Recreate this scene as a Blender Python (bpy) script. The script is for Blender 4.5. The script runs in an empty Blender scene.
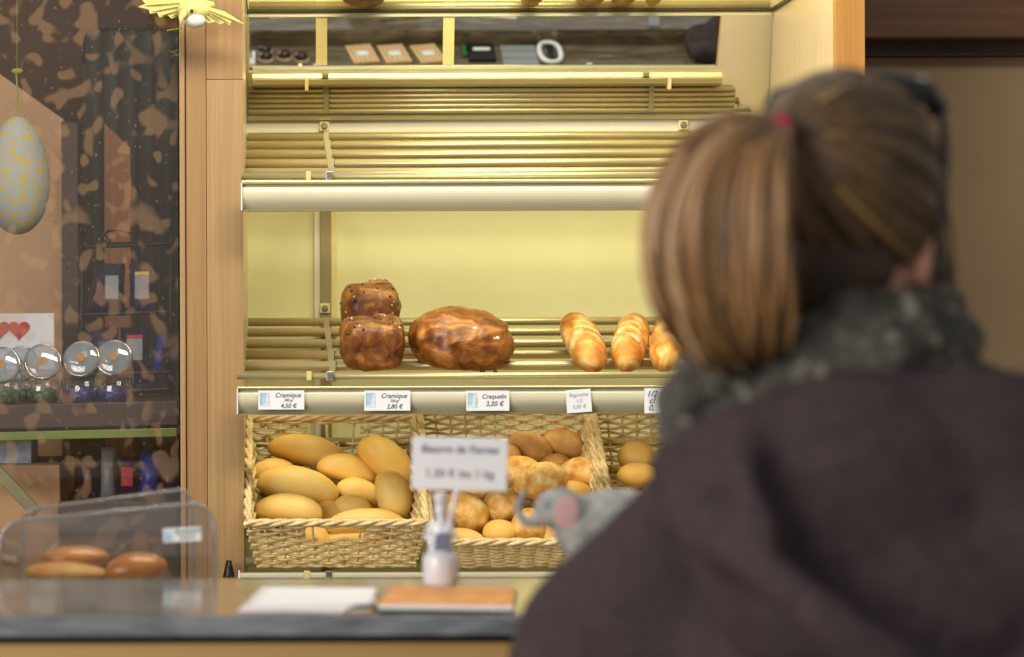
import bpy, math, random
from mathutils import Vector, Matrix, noise, Euler
random.seed(7)
R = math.radians
C = bpy.context.scene.collection
SC = bpy.context.scene

# ---------------------------------------------------------------- camera, world, light, exposure
F = 85 / 36 * 1024                 # focal length in pixels
H = 1.5                            # camera height
VX, VY = 276, 328                  # where the view axis meets the picture
def P(px, py, d):
    return Vector(((px - VX) / F * d, d, H + (VY - py) / F * d))
def X(px, d): return (px - VX) / F * d
def Z(py, d): return H + (VY - py) / F * d
cam = bpy.data.objects.new('camera', bpy.data.cameras.new('camera')); C.objects.link(cam)
cam.data.lens = 85; cam.data.sensor_width = 36; cam.data.sensor_fit = 'HORIZONTAL'
cam.data.shift_x = (512 - VX) / 1024; cam.data.shift_y = 0
cam.location = (0, 0, H); cam.rotation_euler = Euler((R(90), R(0.2), 0), 'XYZ')
cam.data.dof.use_dof = True; cam.data.dof.focus_distance = 4.85; cam.data.dof.aperture_fstop = 4.6
cam.data.clip_end = 60
SC.camera = cam
SC.view_settings.view_transform = 'Standard'; SC.view_settings.look = 'None'
SC.view_settings.gamma = 1; SC.view_settings.use_curve_mapping = False
SC.view_settings.exposure = -0.08
SC.cycles.max_bounces = 8; SC.cycles.diffuse_bounces = 3; SC.cycles.glossy_bounces = 5
SC.cycles.transparent_max_bounces = 16; SC.cycles.transmission_bounces = 6
SC.cycles.sample_clamp_indirect = 4; SC.cycles.caustics_reflective = False; SC.cycles.caustics_refractive = False
SC.cycles.use_denoising = True
w = bpy.data.worlds.new('world'); SC.world = w; w.use_nodes = True
w.node_tree.nodes['Background'].inputs[0].default_value = (0.88, 0.86, 0.82, 1)
w.node_tree.nodes['Background'].inputs[1].default_value = 0.42
def area(name, loc, target, sx, sy, power, col):
    l = bpy.data.lights.new(name, 'AREA'); l.shape = 'RECTANGLE'; l.size = sx; l.size_y = sy
    l.energy = power; l.color = col
    o = bpy.data.objects.new(name, l); C.objects.link(o); o.location = loc
    o.rotation_euler = (Vector(target) - Vector(loc)).to_track_quat('-Z', 'Y').to_euler()
    return o
area('shop_window_daylight', (-2.9, 0.2, 2.15), (0.5, 5.0, 1.2), 2.8, 2.0, 138, (1.0, 0.97, 0.90))
area('overhead_fill_light', (0.3, 3.3, 3.1), (0.5, 4.9, 1.2), 1.6, 0.4, 46, (1.0, 0.92, 0.76))  # added overhead light aimed at the cabinet, no such lamp is known
area('cabinet_lamp_light', (0.52, 4.80, 2.62), (0.52, 5.15, 1.3), 1.0, 0.12, 11, (1.0, 0.93, 0.56))

# ---------------------------------------------------------------- materials
def srgb(*c):
    return tuple(((v/255)/12.92 if v/255 <= .04045 else ((v/255+.055)/1.055)**2.4) for v in c) + (1,)
def newmat(name):
    m = bpy.data.materials.new(name); m.use_nodes = True
    nt = m.node_tree; b = nt.nodes['Principled BSDF']
    return m, nt, b
def plain(name, col, rough=.5, metal=0, spec=.5, var=.06, scale=30, bump=0, coat=0, sheen=0):
    m, nt, b = newmat(name)
    tc = nt.nodes.new('ShaderNodeTexCoord'); n = nt.nodes.new('ShaderNodeTexNoise')
    n.inputs['Scale'].default_value = scale; n.inputs['Detail'].default_value = 4
    nt.links.new(tc.outputs['Object'], n.inputs['Vector'])
    r = nt.nodes.new('ShaderNodeValToRGB')
    c = srgb(*col)
    r.color_ramp.elements[0].position = .3; r.color_ramp.elements[1].position = .7
    r.color_ramp.elements[0].color = tuple(max(0, v*(1-var)) for v in c[:3]) + (1,)
    r.color_ramp.elements[1].color = tuple(min(1, v*(1+var)) for v in c[:3]) + (1,)
    nt.links.new(n.outputs['Fac'], r.inputs['Fac']); nt.links.new(r.outputs['Color'], b.inputs['Base Color'])
    b.inputs['Roughness'].default_value = rough; b.inputs['Metallic'].default_value = metal
    b.inputs['Specular IOR Level'].default_value = spec
    b.inputs['Coat Weight'].default_value = coat; b.inputs['Sheen Weight'].default_value = sheen
    if bump:
        bp = nt.nodes.new('ShaderNodeBump'); bp.inputs['Strength'].default_value = bump; bp.inputs['Distance'].default_value = .01
        nt.links.new(n.outputs['Fac'], bp.inputs['Height']); nt.links.new(bp.outputs['Normal'], b.inputs['Normal'])
    return m
def mottled(name, stops, scale=(20, 20, 20), detail=6, rough=.5, bump=.2, dist=0.0, coat=0, bdist=.004, spec=.5, coord='Object', rnd=False):
    """colour ramp over a stretched noise"""
    m, nt, b = newmat(name)
    tc = nt.nodes.new('ShaderNodeTexCoord'); mp = nt.nodes.new('ShaderNodeMapping'); mp.inputs['Scale'].default_value = scale
    n = nt.nodes.new('ShaderNodeTexNoise'); n.inputs['Scale'].default_value = 1; n.inputs['Detail'].default_value = detail
    n.inputs['Distortion'].default_value = dist
    nt.links.new(tc.outputs[coord], mp.inputs['Vector']); nt.links.new(mp.outputs['Vector'], n.inputs['Vector'])
    if rnd:
        oi = nt.nodes.new('ShaderNodeObjectInfo'); ml = nt.nodes.new('ShaderNodeVectorMath'); ml.operation = 'ADD'
        sc = nt.nodes.new('ShaderNodeMath'); sc.operation = 'MULTIPLY'; sc.inputs[1].default_value = 37
        nt.links.new(oi.outputs['Random'], sc.inputs[0]); nt.links.new(sc.outputs[0], ml.inputs[1])
        nt.links.new(mp.outputs['Vector'], ml.inputs[0]); nt.links.new(ml.outputs[0], n.inputs['Vector'])
    r = nt.nodes.new('ShaderNodeValToRGB'); cr = r.color_ramp
    while len(cr.elements) < len(stops): cr.elements.new(.5)
    for e, (p, c) in zip(cr.elements, stops): e.position = p; e.color = srgb(*c)
    nt.links.new(n.outputs['Fac'], r.inputs['Fac']); nt.links.new(r.outputs['Color'], b.inputs['Base Color'])
    b.inputs['Roughness'].default_value = rough; b.inputs['Coat Weight'].default_value = coat
    b.inputs['Coat Roughness'].default_value = .15; b.inputs['Specular IOR Level'].default_value = spec
    if bump:
        bp = nt.nodes.new('ShaderNodeBump'); bp.inputs['Strength'].default_value = bump; bp.inputs['Distance'].default_value = bdist
        nt.links.new(n.outputs['Fac'], bp.inputs['Height']); nt.links.new(bp.outputs['Normal'], b.inputs['Normal'])
    return m
def wood(name, a, bcol, rough=.35, grain=130, vert=True):
    s = (grain, grain, 2.2) if vert else (2.2, grain, grain)
    return mottled(name, [(.25, a), (.5, tuple((x+y)/2 for x, y in zip(a, bcol))), (.75, bcol)], s, 5, rough, .06, .6)
def clear(name, tint=(1, 1, 1), gloss=.06, edge=.5, rough=.03):
    m = bpy.data.materials.new(name); m.use_nodes = True; nt = m.node_tree; nt.nodes.clear()
    out = nt.nodes.new('ShaderNodeOutputMaterial'); mx = nt.nodes.new('ShaderNodeMixShader')
    t = nt.nodes.new('ShaderNodeBsdfTransparent'); t.inputs[0].default_value = tint + (1,)
    g = nt.nodes.new('ShaderNodeBsdfGlossy'); g.inputs['Roughness'].default_value = rough; g.inputs[0].default_value = (.9, .9, .9, 1)
    lw = nt.nodes.new('ShaderNodeLayerWeight'); lw.inputs['Blend'].default_value = .25
    mr = nt.nodes.new('ShaderNodeMapRange'); mr.inputs['To Min'].default_value = gloss; mr.inputs['To Max'].default_value = edge
    nt.links.new(lw.outputs['Facing'], mr.inputs['Value']); nt.links.new(mr.outputs[0], mx.inputs[0])
    nt.links.new(t.outputs[0], mx.inputs[1]); nt.links.new(g.outputs[0], mx.inputs[2]); nt.links.new(mx.outputs[0], out.inputs[0])
    return m
def blotched_glass(name):
    """thin pane with reflections painted in as pale translucent blotches and specks"""
    m = bpy.data.materials.new(name); m.use_nodes = True; nt = m.node_tree; nt.nodes.clear(); N = nt.nodes.new; L = nt.links.new
    out = N('ShaderNodeOutputMaterial'); tc = N('ShaderNodeTexCoord')
    def mask(scale, lo, hi, detail, dist, off):
        mp = N('ShaderNodeMapping'); mp.inputs['Location'].default_value = off; mp.inputs['Scale'].default_value = (scale, 1, scale*.8)
        n = N('ShaderNodeTexNoise'); n.inputs['Scale'].default_value = 1; n.inputs['Detail'].default_value = detail; n.inputs['Distortion'].default_value = dist
        r = N('ShaderNodeMapRange'); r.inputs['From Min'].default_value = lo; r.inputs['From Max'].default_value = hi
        L(tc.outputs['Object'], mp.inputs['Vector']); L(mp.outputs[0], n.inputs['Vector']); L(n.outputs['Fac'], r.inputs['Value'])
        return r.outputs[0]
    a = mask(20, .57, .64, .8, .35, (3, 0, 1)); b = mask(34, .61, .70, 0, .1, (9, 0, 5)); c = mask(150, .72, .80, 0, 0, (1, 0, 2))
    mx1 = N('ShaderNodeMath'); mx1.operation = 'MAXIMUM'; L(a, mx1.inputs[0]); L(b, mx1.inputs[1])
    mx2 = N('ShaderNodeMath'); mx2.operation = 'MAXIMUM'; L(mx1.outputs[0], mx2.inputs[0]); L(c, mx2.inputs[1])
    fac = N('ShaderNodeMapRange'); fac.inputs['To Min'].default_value = .015; fac.inputs['To Max'].default_value = .14; L(mx2.outputs[0], fac.inputs['Value'])
    t = N('ShaderNodeBsdfTransparent'); d = N('ShaderNodeBsdfDiffuse'); d.inputs[0].default_value = srgb(196, 156, 116)
    m1 = N('ShaderNodeMixShader'); L(fac.outputs[0], m1.inputs[0]); L(t.outputs[0], m1.inputs[1]); L(d.outputs[0], m1.inputs[2])
    g = N('ShaderNodeBsdfGlossy'); g.inputs['Roughness'].default_value = .02
    m2 = N('ShaderNodeMixShader'); m2.inputs[0].default_value = .05; L(m1.outputs[0], m2.inputs[1]); L(g.outputs[0], m2.inputs[2])
    L(m2.outputs[0], out.inputs[0]); return m
def spotted(name, base, spot, scale=40, thr=.28, rough=.8):
    m, nt, b = newmat(name)
    tc = nt.nodes.new('ShaderNodeTexCoord'); v = nt.nodes.new('ShaderNodeTexVoronoi'); v.inputs['Scale'].default_value = scale
    r = nt.nodes.new('ShaderNodeValToRGB'); r.color_ramp.elements[0].color = srgb(*spot); r.color_ramp.elements[0].position = thr
    r.color_ramp.elements[1].color = srgb(*base); r.color_ramp.elements[1].position = thr + .06
    nt.links.new(tc.outputs['Object'], v.inputs['Vector']); nt.links.new(v.outputs['Distance'], r.inputs['Fac'])
    nt.links.new(r.outputs['Color'], b.inputs['Base Color']); b.inputs['Roughness'].default_value = rough
    return m

M = {}
M['post'] = wood('beech_wood', (166, 130, 86), (188, 154, 108))
M['post2'] = wood('beech_wood_darker', (158, 120, 76), (180, 142, 96))
M['oak'] = wood('golden_oak', (186, 130, 62), (206, 152, 80))
M['maple'] = wood('pale_maple_laminate', (214, 188, 152), (228, 206, 172), .3)
M['lintel'] = wood('dark_brown_wood', (78, 48, 26), (104, 66, 36), .5, 60, False)
M['cream'] = plain('cream_back_panel', (222, 217, 160), .42, var=.03, scale=6)
M['creamdark'] = plain('cream_panel_white', (222, 214, 190), .4, var=.03, scale=6)
M['alu'] = plain('champagne_aluminium', (206, 194, 146), .36, metal=.65, var=.03, scale=15)
M['alud'] = plain('upright_aluminium', (160, 148, 104), .4, metal=.5, var=.03)
M['rail'] = plain('price_rail_plastic', (214, 208, 178), .28, var=.02)
M['steel'] = plain('steel', (170, 165, 155), .3, metal=.9)
M['plate'] = plain('yellow_plastic_plate', (222, 206, 140), .4)
M['black'] = plain('black_plastic', (18, 18, 20), .35)
M['white'] = plain('white_paper', (246, 247, 252), .6, var=.02)
M['ink'] = plain('black_ink', (40, 40, 50), .7)
M['bluepic'] = mottled('pale_blue_print', [(.4, (226, 236, 244)), (.55, (168, 200, 222))], (60, 60, 60), 3, .6, 0)
M['milky'] = None
M['mirror'] = plain('mirror_silver', (232, 236, 232), .0, metal=1, var=0); 
M['plaster'] = mottled('olive_brown_plaster', [(.3, (140, 118, 88)), (.7, (154, 132, 100))], (2, 2, 2), 3, .8, .05)
M['darkwall'] = mottled('dark_brown_wall', [(.3, (60, 38, 20)), (.7, (88, 58, 34))], (5, 5, 5), 5, .8, .1)
M['floor'] = mottled('grey_floor_tile', [(.3, (104, 98, 90)), (.7, (128, 120, 110))], (4, 4, 4), 5, .4, .05)
M['granite'] = mottled('polished_blue_grey_granite', [(.25, (66, 60, 50)), (.42, (100, 88, 72)), (.55, (120, 106, 84)), (.75, (154, 152, 134))], (5, 24, 50), 6, .07, 0, 1.6, coat=1)
M['marble'] = mottled('brown_veined_marble', [(.25, (60, 56, 46)), (.42, (96, 88, 74)), (.55, (120, 104, 84)), (.75, (140, 140, 122))], (3.5, 22, 6), 7, .08, 0, 1.8)
M['panel'] = wood('counter_front_wood', (186, 146, 88), (200, 162, 102), .4, 30, False)
M['wicker'] = mottled('wicker_willow', [(.3, (222, 188, 124)), (.55, (242, 218, 160)), (.75, (252, 238, 196))], (90, 90, 90), 3, .5, .1)
def milky(name, tint, k, dc=(.52, .58, .62, 1)):
    m = clear(name, tint, .15, .7); nt = m.node_tree
    out = [n for n in nt.nodes if n.type == 'OUTPUT_MATERIAL'][0]; src = out.inputs[0].links[0].from_socket
    d = nt.nodes.new('ShaderNodeBsdfDiffuse'); d.inputs[0].default_value = dc
    mx = nt.nodes.new('ShaderNodeMixShader'); mx.inputs[0].default_value = k
    nt.links.new(src, mx.inputs[1]); nt.links.new(d.outputs[0], mx.inputs[2]); nt.links.new(mx.outputs[0], out.inputs[0]); return m
M['milky'] = milky('frosted_lid_glass', (.85, .9, .93), .30)
M['glass'] = clear('jar_glass', (.93, .97, .98), .12, .8)
M['acryl'] = milky('clear_acrylic', (.86, .83, .80), .045, (.42, .40, .38, 1))
M['acrylrim'] = milky('clear_acrylic_rim', (.70, .68, .67), .35, (.45, .44, .43, 1))
M['pane'] = blotched_glass('blotched_pane_glass')
M['roll_smooth'] = mottled('soft_roll_crust', [(.25, (240, 184, 82)), (.5, (247, 202, 102)), (.75, (252, 220, 134))], (9, 9, 9), 3, .5, .1, rnd=True)
M['roll_crusty'] = mottled('crusty_roll', [(.28, (196, 128, 50)), (.44, (226, 170, 80)), (.56, (240, 196, 112)), (.72, (252, 228, 172))], (46, 46, 46), 8, .6, .8, .1, rnd=True)
M['roll_brown'] = mottled('brown_roll', [(.25, (178, 124, 58)), (.5, (206, 154, 80)), (.75, (230, 188, 118))], (30, 30, 30), 7, .65, .4, rnd=True)
M['baguette'] = mottled('baguette_crust', [(.28, (176, 100, 30)), (.42, (208, 138, 52)), (.55, (232, 182, 96)), (.68, (250, 226, 170))], (18, 30, 30), 6, .55, .4, .6, rnd=True)
M['cut'] = mottled('baguette_split', [(.3, (236, 196, 120)), (.7, (252, 232, 180))], (40, 40, 40), 5, .7, .4)
M['cramique'] = mottled('egg_washed_raisin_crust', [(.28, (50, 24, 8)), (.40, (108, 60, 20)), (.54, (142, 84, 32)), (.66, (184, 126, 62)), (.76, (226, 190, 130))], (34, 34, 34), 8, .45, .9, .5, coat=.12, bdist=.006, rnd=True)
M['craquelin'] = mottled('craquelin_crust', [(.28, (74, 36, 10)), (.42, (126, 70, 22)), (.56, (168, 102, 38)), (.72, (206, 148, 78))], (20, 20, 34), 8, .42, .7, 1.4, coat=.15, bdist=.005)
M['raisin'] = plain('raisin', (44, 20, 10), .5)
M['sugar'] = plain('pearl_sugar', (246, 238, 222), .5)
M['glazed'] = mottled('glazed_roll', [(.3, (166, 92, 26)), (.6, (206, 130, 44)), (.8, (230, 168, 84))], (14, 14, 14), 4, .25, .1, coat=.6)
M['pastry'] = mottled('flat_pastry', [(.3, (196, 130, 60)), (.6, (222, 170, 100)), (.8, (236, 204, 150))], (20, 20, 20), 5, .55, .4)
M['orange'] = mottled('orange_magazine_cover', [(.35, (222, 126, 52)), (.5, (234, 172, 98)), (.6, (208, 112, 56)), (.72, (242, 214, 164))], (24, 40, 14), 3, .6, 0)
M['print'] = mottled('printed_leaflet', [(.4, (236, 232, 236)), (.6, (222, 206, 212)), (.72, (176, 168, 184))], (6, 60, 6), 3, .5, 0)
M['porcelain'] = plain('white_glazed_ceramic', (222, 224, 232), .25, coat=.3, var=.03)
M['greyblue'] = plain('grey_blue_glaze', (120, 130, 160), .3)
M['plush'] = mottled('grey_plush', [(.3, (134, 136, 136)), (.7, (168, 170, 168))], (60, 60, 60), 5, .95, .5, bdist=.003)
M['pink'] = plain('pink_plush', (196, 160, 158), .9)
M['skin'] = plain('skin', (206, 150, 126), .5, var=.05, scale=20)
M['jacket'] = mottled('standin_dark_plum_cloth', [(.3, (60, 49, 51)), (.7, (72, 60, 62))], (60, 60, 60), 5, .9, .3, bdist=.002, spec=.2)
M['jeans'] = mottled('denim', [(.3, (40, 52, 84)), (.7, (60, 76, 112))], (80, 80, 80), 4, .8, .1)
M['leather'] = plain('black_leather', (26, 22, 20), .4)
M['scarf'] = mottled('marled_grey_knit', [(.32, (36, 34, 32)), (.45, (82, 78, 72)), (.55, (54, 52, 48)), (.68, (146, 140, 126))], (95, 95, 95), 4, .95, .8, .5, bdist=.01)
M['tie'] = plain('pink_elastic', (206, 32, 84), .5)
M['lens'] = plain('dark_lens', (10, 10, 12), .15)
M['yellow'] = plain('yellow_feather', (218, 206, 128), .8, var=.1, scale=60)
M['featherw'] = plain('white_feather', (238, 238, 228), .8)
M['egg'] = spotted('daisy_print_cloth', (168, 172, 166), (200, 172, 40), 56, .30)
M['green'] = plain('green_string', (140, 146, 50), .7)
M['greenedge'] = plain('green_glass_edge', (118, 132, 58), .25)
M['darkwood'] = wood('dark_stained_wood', (52, 34, 22), (74, 50, 32), .5, 80, False)
M['tan'] = mottled('sunlit_wall_tan', [(.3, (186, 142, 104)), (.7, (206, 164, 124))], (4, 4, 4), 3, .7, 0)
M['curtain'] = mottled('dark_grey_green_cloth', [(.3, (50, 54, 46)), (.7, (74, 78, 66))], (6, 6, 6), 4, .8, 0)
M['brownpost'] = wood('brown_wood_post', (130, 78, 36), (160, 102, 52), .5, 80)
M['iron'] = plain('black_iron', (16, 16, 20), .45, metal=.2)
M['purple'] = mottled('purple_wrapper', [(.35, (26, 20, 48)), (.65, (42, 33, 78))], (30, 30, 30), 3, .35, .1)
M['yel'] = plain('yellow_label', (226, 206, 60), .5)
M['red'] = plain('red_paper', (206, 26, 40), .5)
M['blue'] = plain('blue_wrapper', (40, 60, 160), .35)
M['candyb'] = spotted('dark_blue_sweets', (30, 36, 110), (90, 104, 190), 90, .25, .3)
M['candyg'] = spotted('green_sweets', (40, 90, 36), (132, 160, 60), 90, .25, .3)
M['cork'] = plain('brown_sticker', (176, 132, 72), .6, var=.25, scale=120)
M['palebox'] = mottled('pale_blue_box', [(.4, (200, 210, 226)), (.62, (150, 170, 206)), (.75, (206, 120, 130))], (20, 20, 40), 3, .5, 0)
M['olive'] = plain('olive_metal', (136, 138, 106), .4)
M['waffle'] = mottled('waffle_biscuit', [(.3, (186, 128, 70)), (.7, (220, 172, 112))], (40, 40, 40), 3, .6, .1)
M['wafflelight'] = plain('pale_waffle_ridges', (244, 214, 168), .6)
M['waffle'] = plain('waffle_cells', (196, 140, 82), .6)
M['choc'] = plain('dark_chocolate', (52, 26, 24), .3)
M['marsh'] = plain('pale_wafer', (226, 206, 180), .7)
M['greypl'] = plain('grey_plastic', (150, 154, 158), .4)
M['leaf'] = plain('green_plastic', (40, 120, 50), .5)

# ---------------------------------------------------------------- mesh builder
class MB:
    def __init__(s): s.v = []; s.f = []; s.col = None
    def add(s, vs, fs, m=None):
        n = len(s.v)
        s.v += [(m @ Vector(v)) if m else Vector(v) for v in vs]
        s.f += [tuple(i + n for i in f) for f in fs]
    def box(s, x0, x1, y0, y1, z0, z1, m=None):
        vs = [(x, y, z) for x in (x0, x1) for y in (y0, y1) for z in (z0, z1)]
        s.add(vs, [(0,1,3,2), (4,6,7,5), (0,4,5,1), (2,3,7,6), (0,2,6,4), (1,5,7,3)], m)
    def tube(s, pts, r, n=8, closed=False, m=None, flat=1.0):
        pts = [Vector(p) for p in pts]; k = len(pts); vs = []; fs = []
        up = Vector((0, 0, 1)); prev = None
        for i, p in enumerate(pts):
            if closed: t = pts[(i+1) % k] - pts[i-1]
            else: t = pts[min(i+1, k-1)] - pts[max(i-1, 0)]
            if t.length < 1e-9: t = Vector((0, 0, 1))
            t.normalize()
            if prev is None:
                a = t.cross(up)
                if a.length < .2: a = t.cross(Vector((1, 0, 0)))
            else:
                a = prev - t * prev.dot(t)
                if a.length < 1e-6: a = t.cross(up)
            a.normalize(); prev = a; b = t.cross(a)
            rr = r[i] if isinstance(r, (list, tuple)) else r
            for j in range(n):
                q = 2*math.pi*j/n
                vs.append(p + a*math.cos(q)*rr + b*math.sin(q)*rr*flat)
        for i in range(k if closed else k-1):
            for j in range(n):
                i2 = (i+1) % k
                fs.append((i*n+j, i*n+(j+1) % n, i2*n+(j+1) % n, i2*n+j))
        if not closed:
            fs.append(tuple(range(n))[::-1]); fs.append(tuple((k-1)*n+j for j in range(n)))
        s.add(vs, fs, m)
    def lathe(s, prof, n=24, m=None, cap=True):
        vs = []; fs = []
        for r, z in prof:
            for j in range(n):
                q = 2*math.pi*j/n; vs.append((r*math.cos(q), r*math.sin(q), z))
        for i in range(len(prof)-1):
            for j in range(n): fs.append((i*n+j, i*n+(j+1) % n, (i+1)*n+(j+1) % n, (i+1)*n+j))
        if cap:
            fs.append(tuple(range(n))[::-1]); fs.append(tuple((len(prof)-1)*n+j for j in range(n)))
        s.add(vs, fs, m)
    def ell(s, c, r, rot=(0, 0, 0), nu=20, nv=12, m=None, pw=1.0, fn=None):
        mt = Matrix.Translation(Vector(c)) @ Euler(rot).to_matrix().to_4x4()
        if m: mt = m @ mt
        vs = [(0, 0, -1)]
        for i in range(1, nv):
            a = -math.pi/2 + math.pi*i/nv
            for j in range(nu):
                b = 2*math.pi*j/nu
                x, y, z = math.cos(a)*math.cos(b), math.cos(a)*math.sin(b), math.sin(a)
                if pw != 1:
                    x, y, z = [math.copysign(abs(q)**pw, q) for q in (x, y, z)]
                vs.append((x, y, z))
        vs.append((0, 0, 1))
        vs = [Vector((x*r[0], y*r[1], z*r[2])) for x, y, z in vs]
        if fn: vs = [fn(v) for v in vs]
        fs = [(0, 1+(j+1) % nu, 1+j) for j in range(nu)]
        for i in range(nv-2):
            for j in range(nu):
                a = 1+i*nu; fs.append((a+j, a+(j+1) % nu, a+nu+(j+1) % nu, a+nu+j))
        a = 1+(nv-2)*nu; t = len(vs)-1
        fs += [(a+j, a+(j+1) % nu, t) for j in range(nu)]
        s.add(vs, fs, mt)
    def cap(s, p0, p1, r0, r1, n=12):
        """tapered capsule"""
        p0 = Vector(p0); p1 = Vector(p1); d = (p1-p0); L = d.length or 1e-6; d /= L
        pts = []; rs = []
        for q in (-80, -50, -20): pts.append(p0 + d*r0*math.sin(R(q))); rs.append(r0*math.cos(R(q)))
        for k in range(5): pts.append(p0.lerp(p1, k/4)); rs.append(r0+(r1-r0)*k/4)
        for q in (20, 50, 80): pts.append(p1 + d*r1*math.sin(R(q))); rs.append(r1*math.cos(R(q)))
        s.tube(pts, rs, n)
    def prism(s, poly, y0, y1, m=None):
        """polygon in x,z extruded along y"""
        n = len(poly)
        vs = [(x, y0, z) for x, z in poly] + [(x, y1, z) for x, z in poly]
        fs = [tuple(range(n)), tuple(range(2*n-1, n-1, -1))] + [(i, i+n, (i+1) % n+n, (i+1) % n) for i in range(n)]
        s.add(vs, fs, m)
    def build(s, name, mat, parent=None, smooth=False, bevel=0, subsurf=0):
        me = bpy.data.meshes.new(name); me.from_pydata([tuple(v) for v in s.v], [], s.f)
        import bmesh as _b
        bm = _b.new(); bm.from_mesh(me); _b.ops.recalc_face_normals(bm, faces=bm.faces); bm.to_mesh(me); bm.free()
        o = bpy.data.objects.new(name, me); C.objects.link(o); me.materials.append(M[mat] if isinstance(mat, str) else mat)
        if smooth:
            for p in me.polygons: p.use_smooth = True
        if bevel:
            b = o.modifiers.new('bevel', 'BEVEL'); b.width = bevel; b.segments = 2; b.limit_method = 'ANGLE'
        if subsurf:
            b = o.modifiers.new('sub', 'SUBSURF'); b.levels = b.render_levels = subsurf
        if parent: o.parent = parent
        return o
def bake(o):
    dg = bpy.context.evaluated_depsgraph_get(); dg.update()
    me = bpy.data.meshes.new_from_object(o.evaluated_get(dg)); old = o.data
    o.modifiers.clear(); o.data = me
    for p in me.polygons: p.use_smooth = True
def blob(mb, name, mat, parent=None, voxel=.01, smooth=6, disp=None):
    """one continuous skin over overlapping solids"""
    o = mb.build(name, mat, parent)
    r = o.modifiers.new('r', 'REMESH'); r.mode = 'VOXEL'; r.voxel_size = voxel
    q = o.modifiers.new('s', 'SMOOTH'); q.iterations = smooth; q.factor = .6
    bake(o)
    if disp:
        amp, fr = disp
        for v in o.data.vertices:
            v.co += v.normal * noise.noise(v.co * fr) * amp
    return o
def thing(name, label, cat, loc=(0, 0, 0), rot=(0, 0, 0), group=None):
    o = bpy.data.objects.new(name, None); C.objects.link(o); o.location = loc; o.rotation_euler = rot
    o.empty_display_size = .05
    return tag(o, label, cat, group)
def tag(o, label, cat, group=None, kind=None):
    o['label'] = label; o['category'] = cat
    if group: o['group'] = group
    if kind: o['kind'] = kind
    return o
def struct(name, mb, mat, **k):
    o = mb.build(name, mat, **k); o['kind'] = 'structure'; return o
def recenter(o, c):
    """put the object's origin at c"""
    c = Vector(c); o.data.transform(Matrix.Translation(-c)); o.location = c; return o
def lettering(name, txt, size, mat, parent, loc, rot=(R(90), 0, 0), shear=0, align='CENTER', bold=0):
    cu = bpy.data.curves.new(name, 'FONT'); cu.body = txt; cu.size = size; cu.align_x = align; cu.align_y = 'CENTER'
    cu.shear = shear; cu.extrude = .0001; cu.offset = bold
    o = bpy.data.objects.new(name, cu); C.objects.link(o)
    dg = bpy.context.evaluated_depsgraph_get(); dg.update()
    me = bpy.data.meshes.new_from_object(o.evaluated_get(dg)); bpy.data.objects.remove(o)
    o = bpy.data.objects.new(name, me); C.objects.link(o); me.materials.clear(); me.materials.append(M[mat])
    o.parent = parent; o.location = loc; o.rotation_euler = rot
    return o

# ---------------------------------------------------------------- depths of the place
DP = 4.75      # front face of the cabinet posts
DB = 5.45      # cabinet back panel
DR = 4.66      # price rails
XL = X(243.5, DP); XR = 1.1015          # inner faces of the cabinet sides
LZ = H - .30                            # ledge top
WZ = LZ - .055                          # worktop top
L0, L1 = 2.53, 2.90                     # ledge front / back

# ---------------------------------------------------------------- the room
b = MB(); b.box(-4, 4, -1.5, 7, -.05, 0); struct('floor', b, 'floor')
b = MB(); b.box(-.185, 3.2, 5.50, 5.6, 0, 3.0); struct('wall_right', b, 'plaster')
b = MB(); b.box(XR+.06, 3.2, 5.45, 5.6, Z(57, 5.45), Z(38, 5.45)); struct('trim_1', b, plain('lintel_underboard', (58, 38, 24), .6))
b = MB(); b.box(XR+.06, 3.2, 5.38, 5.6, Z(40, 5.38), 3.0); struct('trim_2', b, 'lintel', bevel=.004)
b = MB(); b.box(-3.2, -.19, 6.3, 6.4, 0, 3.2); struct('wall_back', b, 'darkwall')
b = MB(); b.box(-3.9, -3.8, -1.0, 0.2, 0, 3.2); b.box(-3.9, -3.8, 3.0, 6.4, 0, 3.2); b.box(-3.9, -3.8, .2, 3.0, 0, .9); struct('wall_left', b, 'plaster')

# ---------------------------------------------------------------- counter: ledge, worktop
b = MB(); b.box(-2.2, 2.6, L0+.004, L1, LZ-.022, LZ)
led = b.build('counter_ledge', 'granite')
M['edge'] = mottled('cool_lit_stone_edge', [(.3, (92, 96, 102)), (.7, (146, 150, 154))], (14, 40, 60), 6, .3, 0, 1.0)  # cool light on the front edge put into its colour
b = MB(); b.box(-2.2, 2.6, L0, L0+.004, LZ-.022, LZ-.0005); b.build('front_edge', 'edge', led, bevel=.0015)
tag(led, 'long polished stone ledge running along the shop counter', 'counter ledge')
ct = thing('service_counter', 'wood fronted shop counter body under the stone ledge', 'counter', (0, L0+.02, 0))
b = MB(); b.box(-2.2, 2.6, .0, .03, 0, LZ-.032); b.build('front_panel', 'panel', ct)
b = MB(); b.box(-2.2, 2.6, .012, .342, LZ-.032, LZ-.022); b.build('shadow_gap_strip', 'black', ct)
b = MB(); b.box(-2.2, 2.6, .03, .33, .0, .9); b.build('carcass', 'panel', ct)
b = MB(); b.box(-2.2, 2.6, .345, .352, WZ-.03, LZ-.022); b.build('stone_upstand', 'marble', ct)
b = MB(); b.box(-2.2, 2.6, L1+.002, 3.222, WZ-.03, WZ)
tag(b.build('worktop', 'marble', bevel=.002), 'brown veined marble worktop just behind the ledge', 'worktop')
b = MB(); b.box(-2.2, 2.6, 3.224, 3.25, WZ-.035, WZ+.002)
tag(b.build('worktop_edge_strip', 'white', bevel=.002), 'white edge strip along the back of the marble worktop', 'edge strip')

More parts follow.
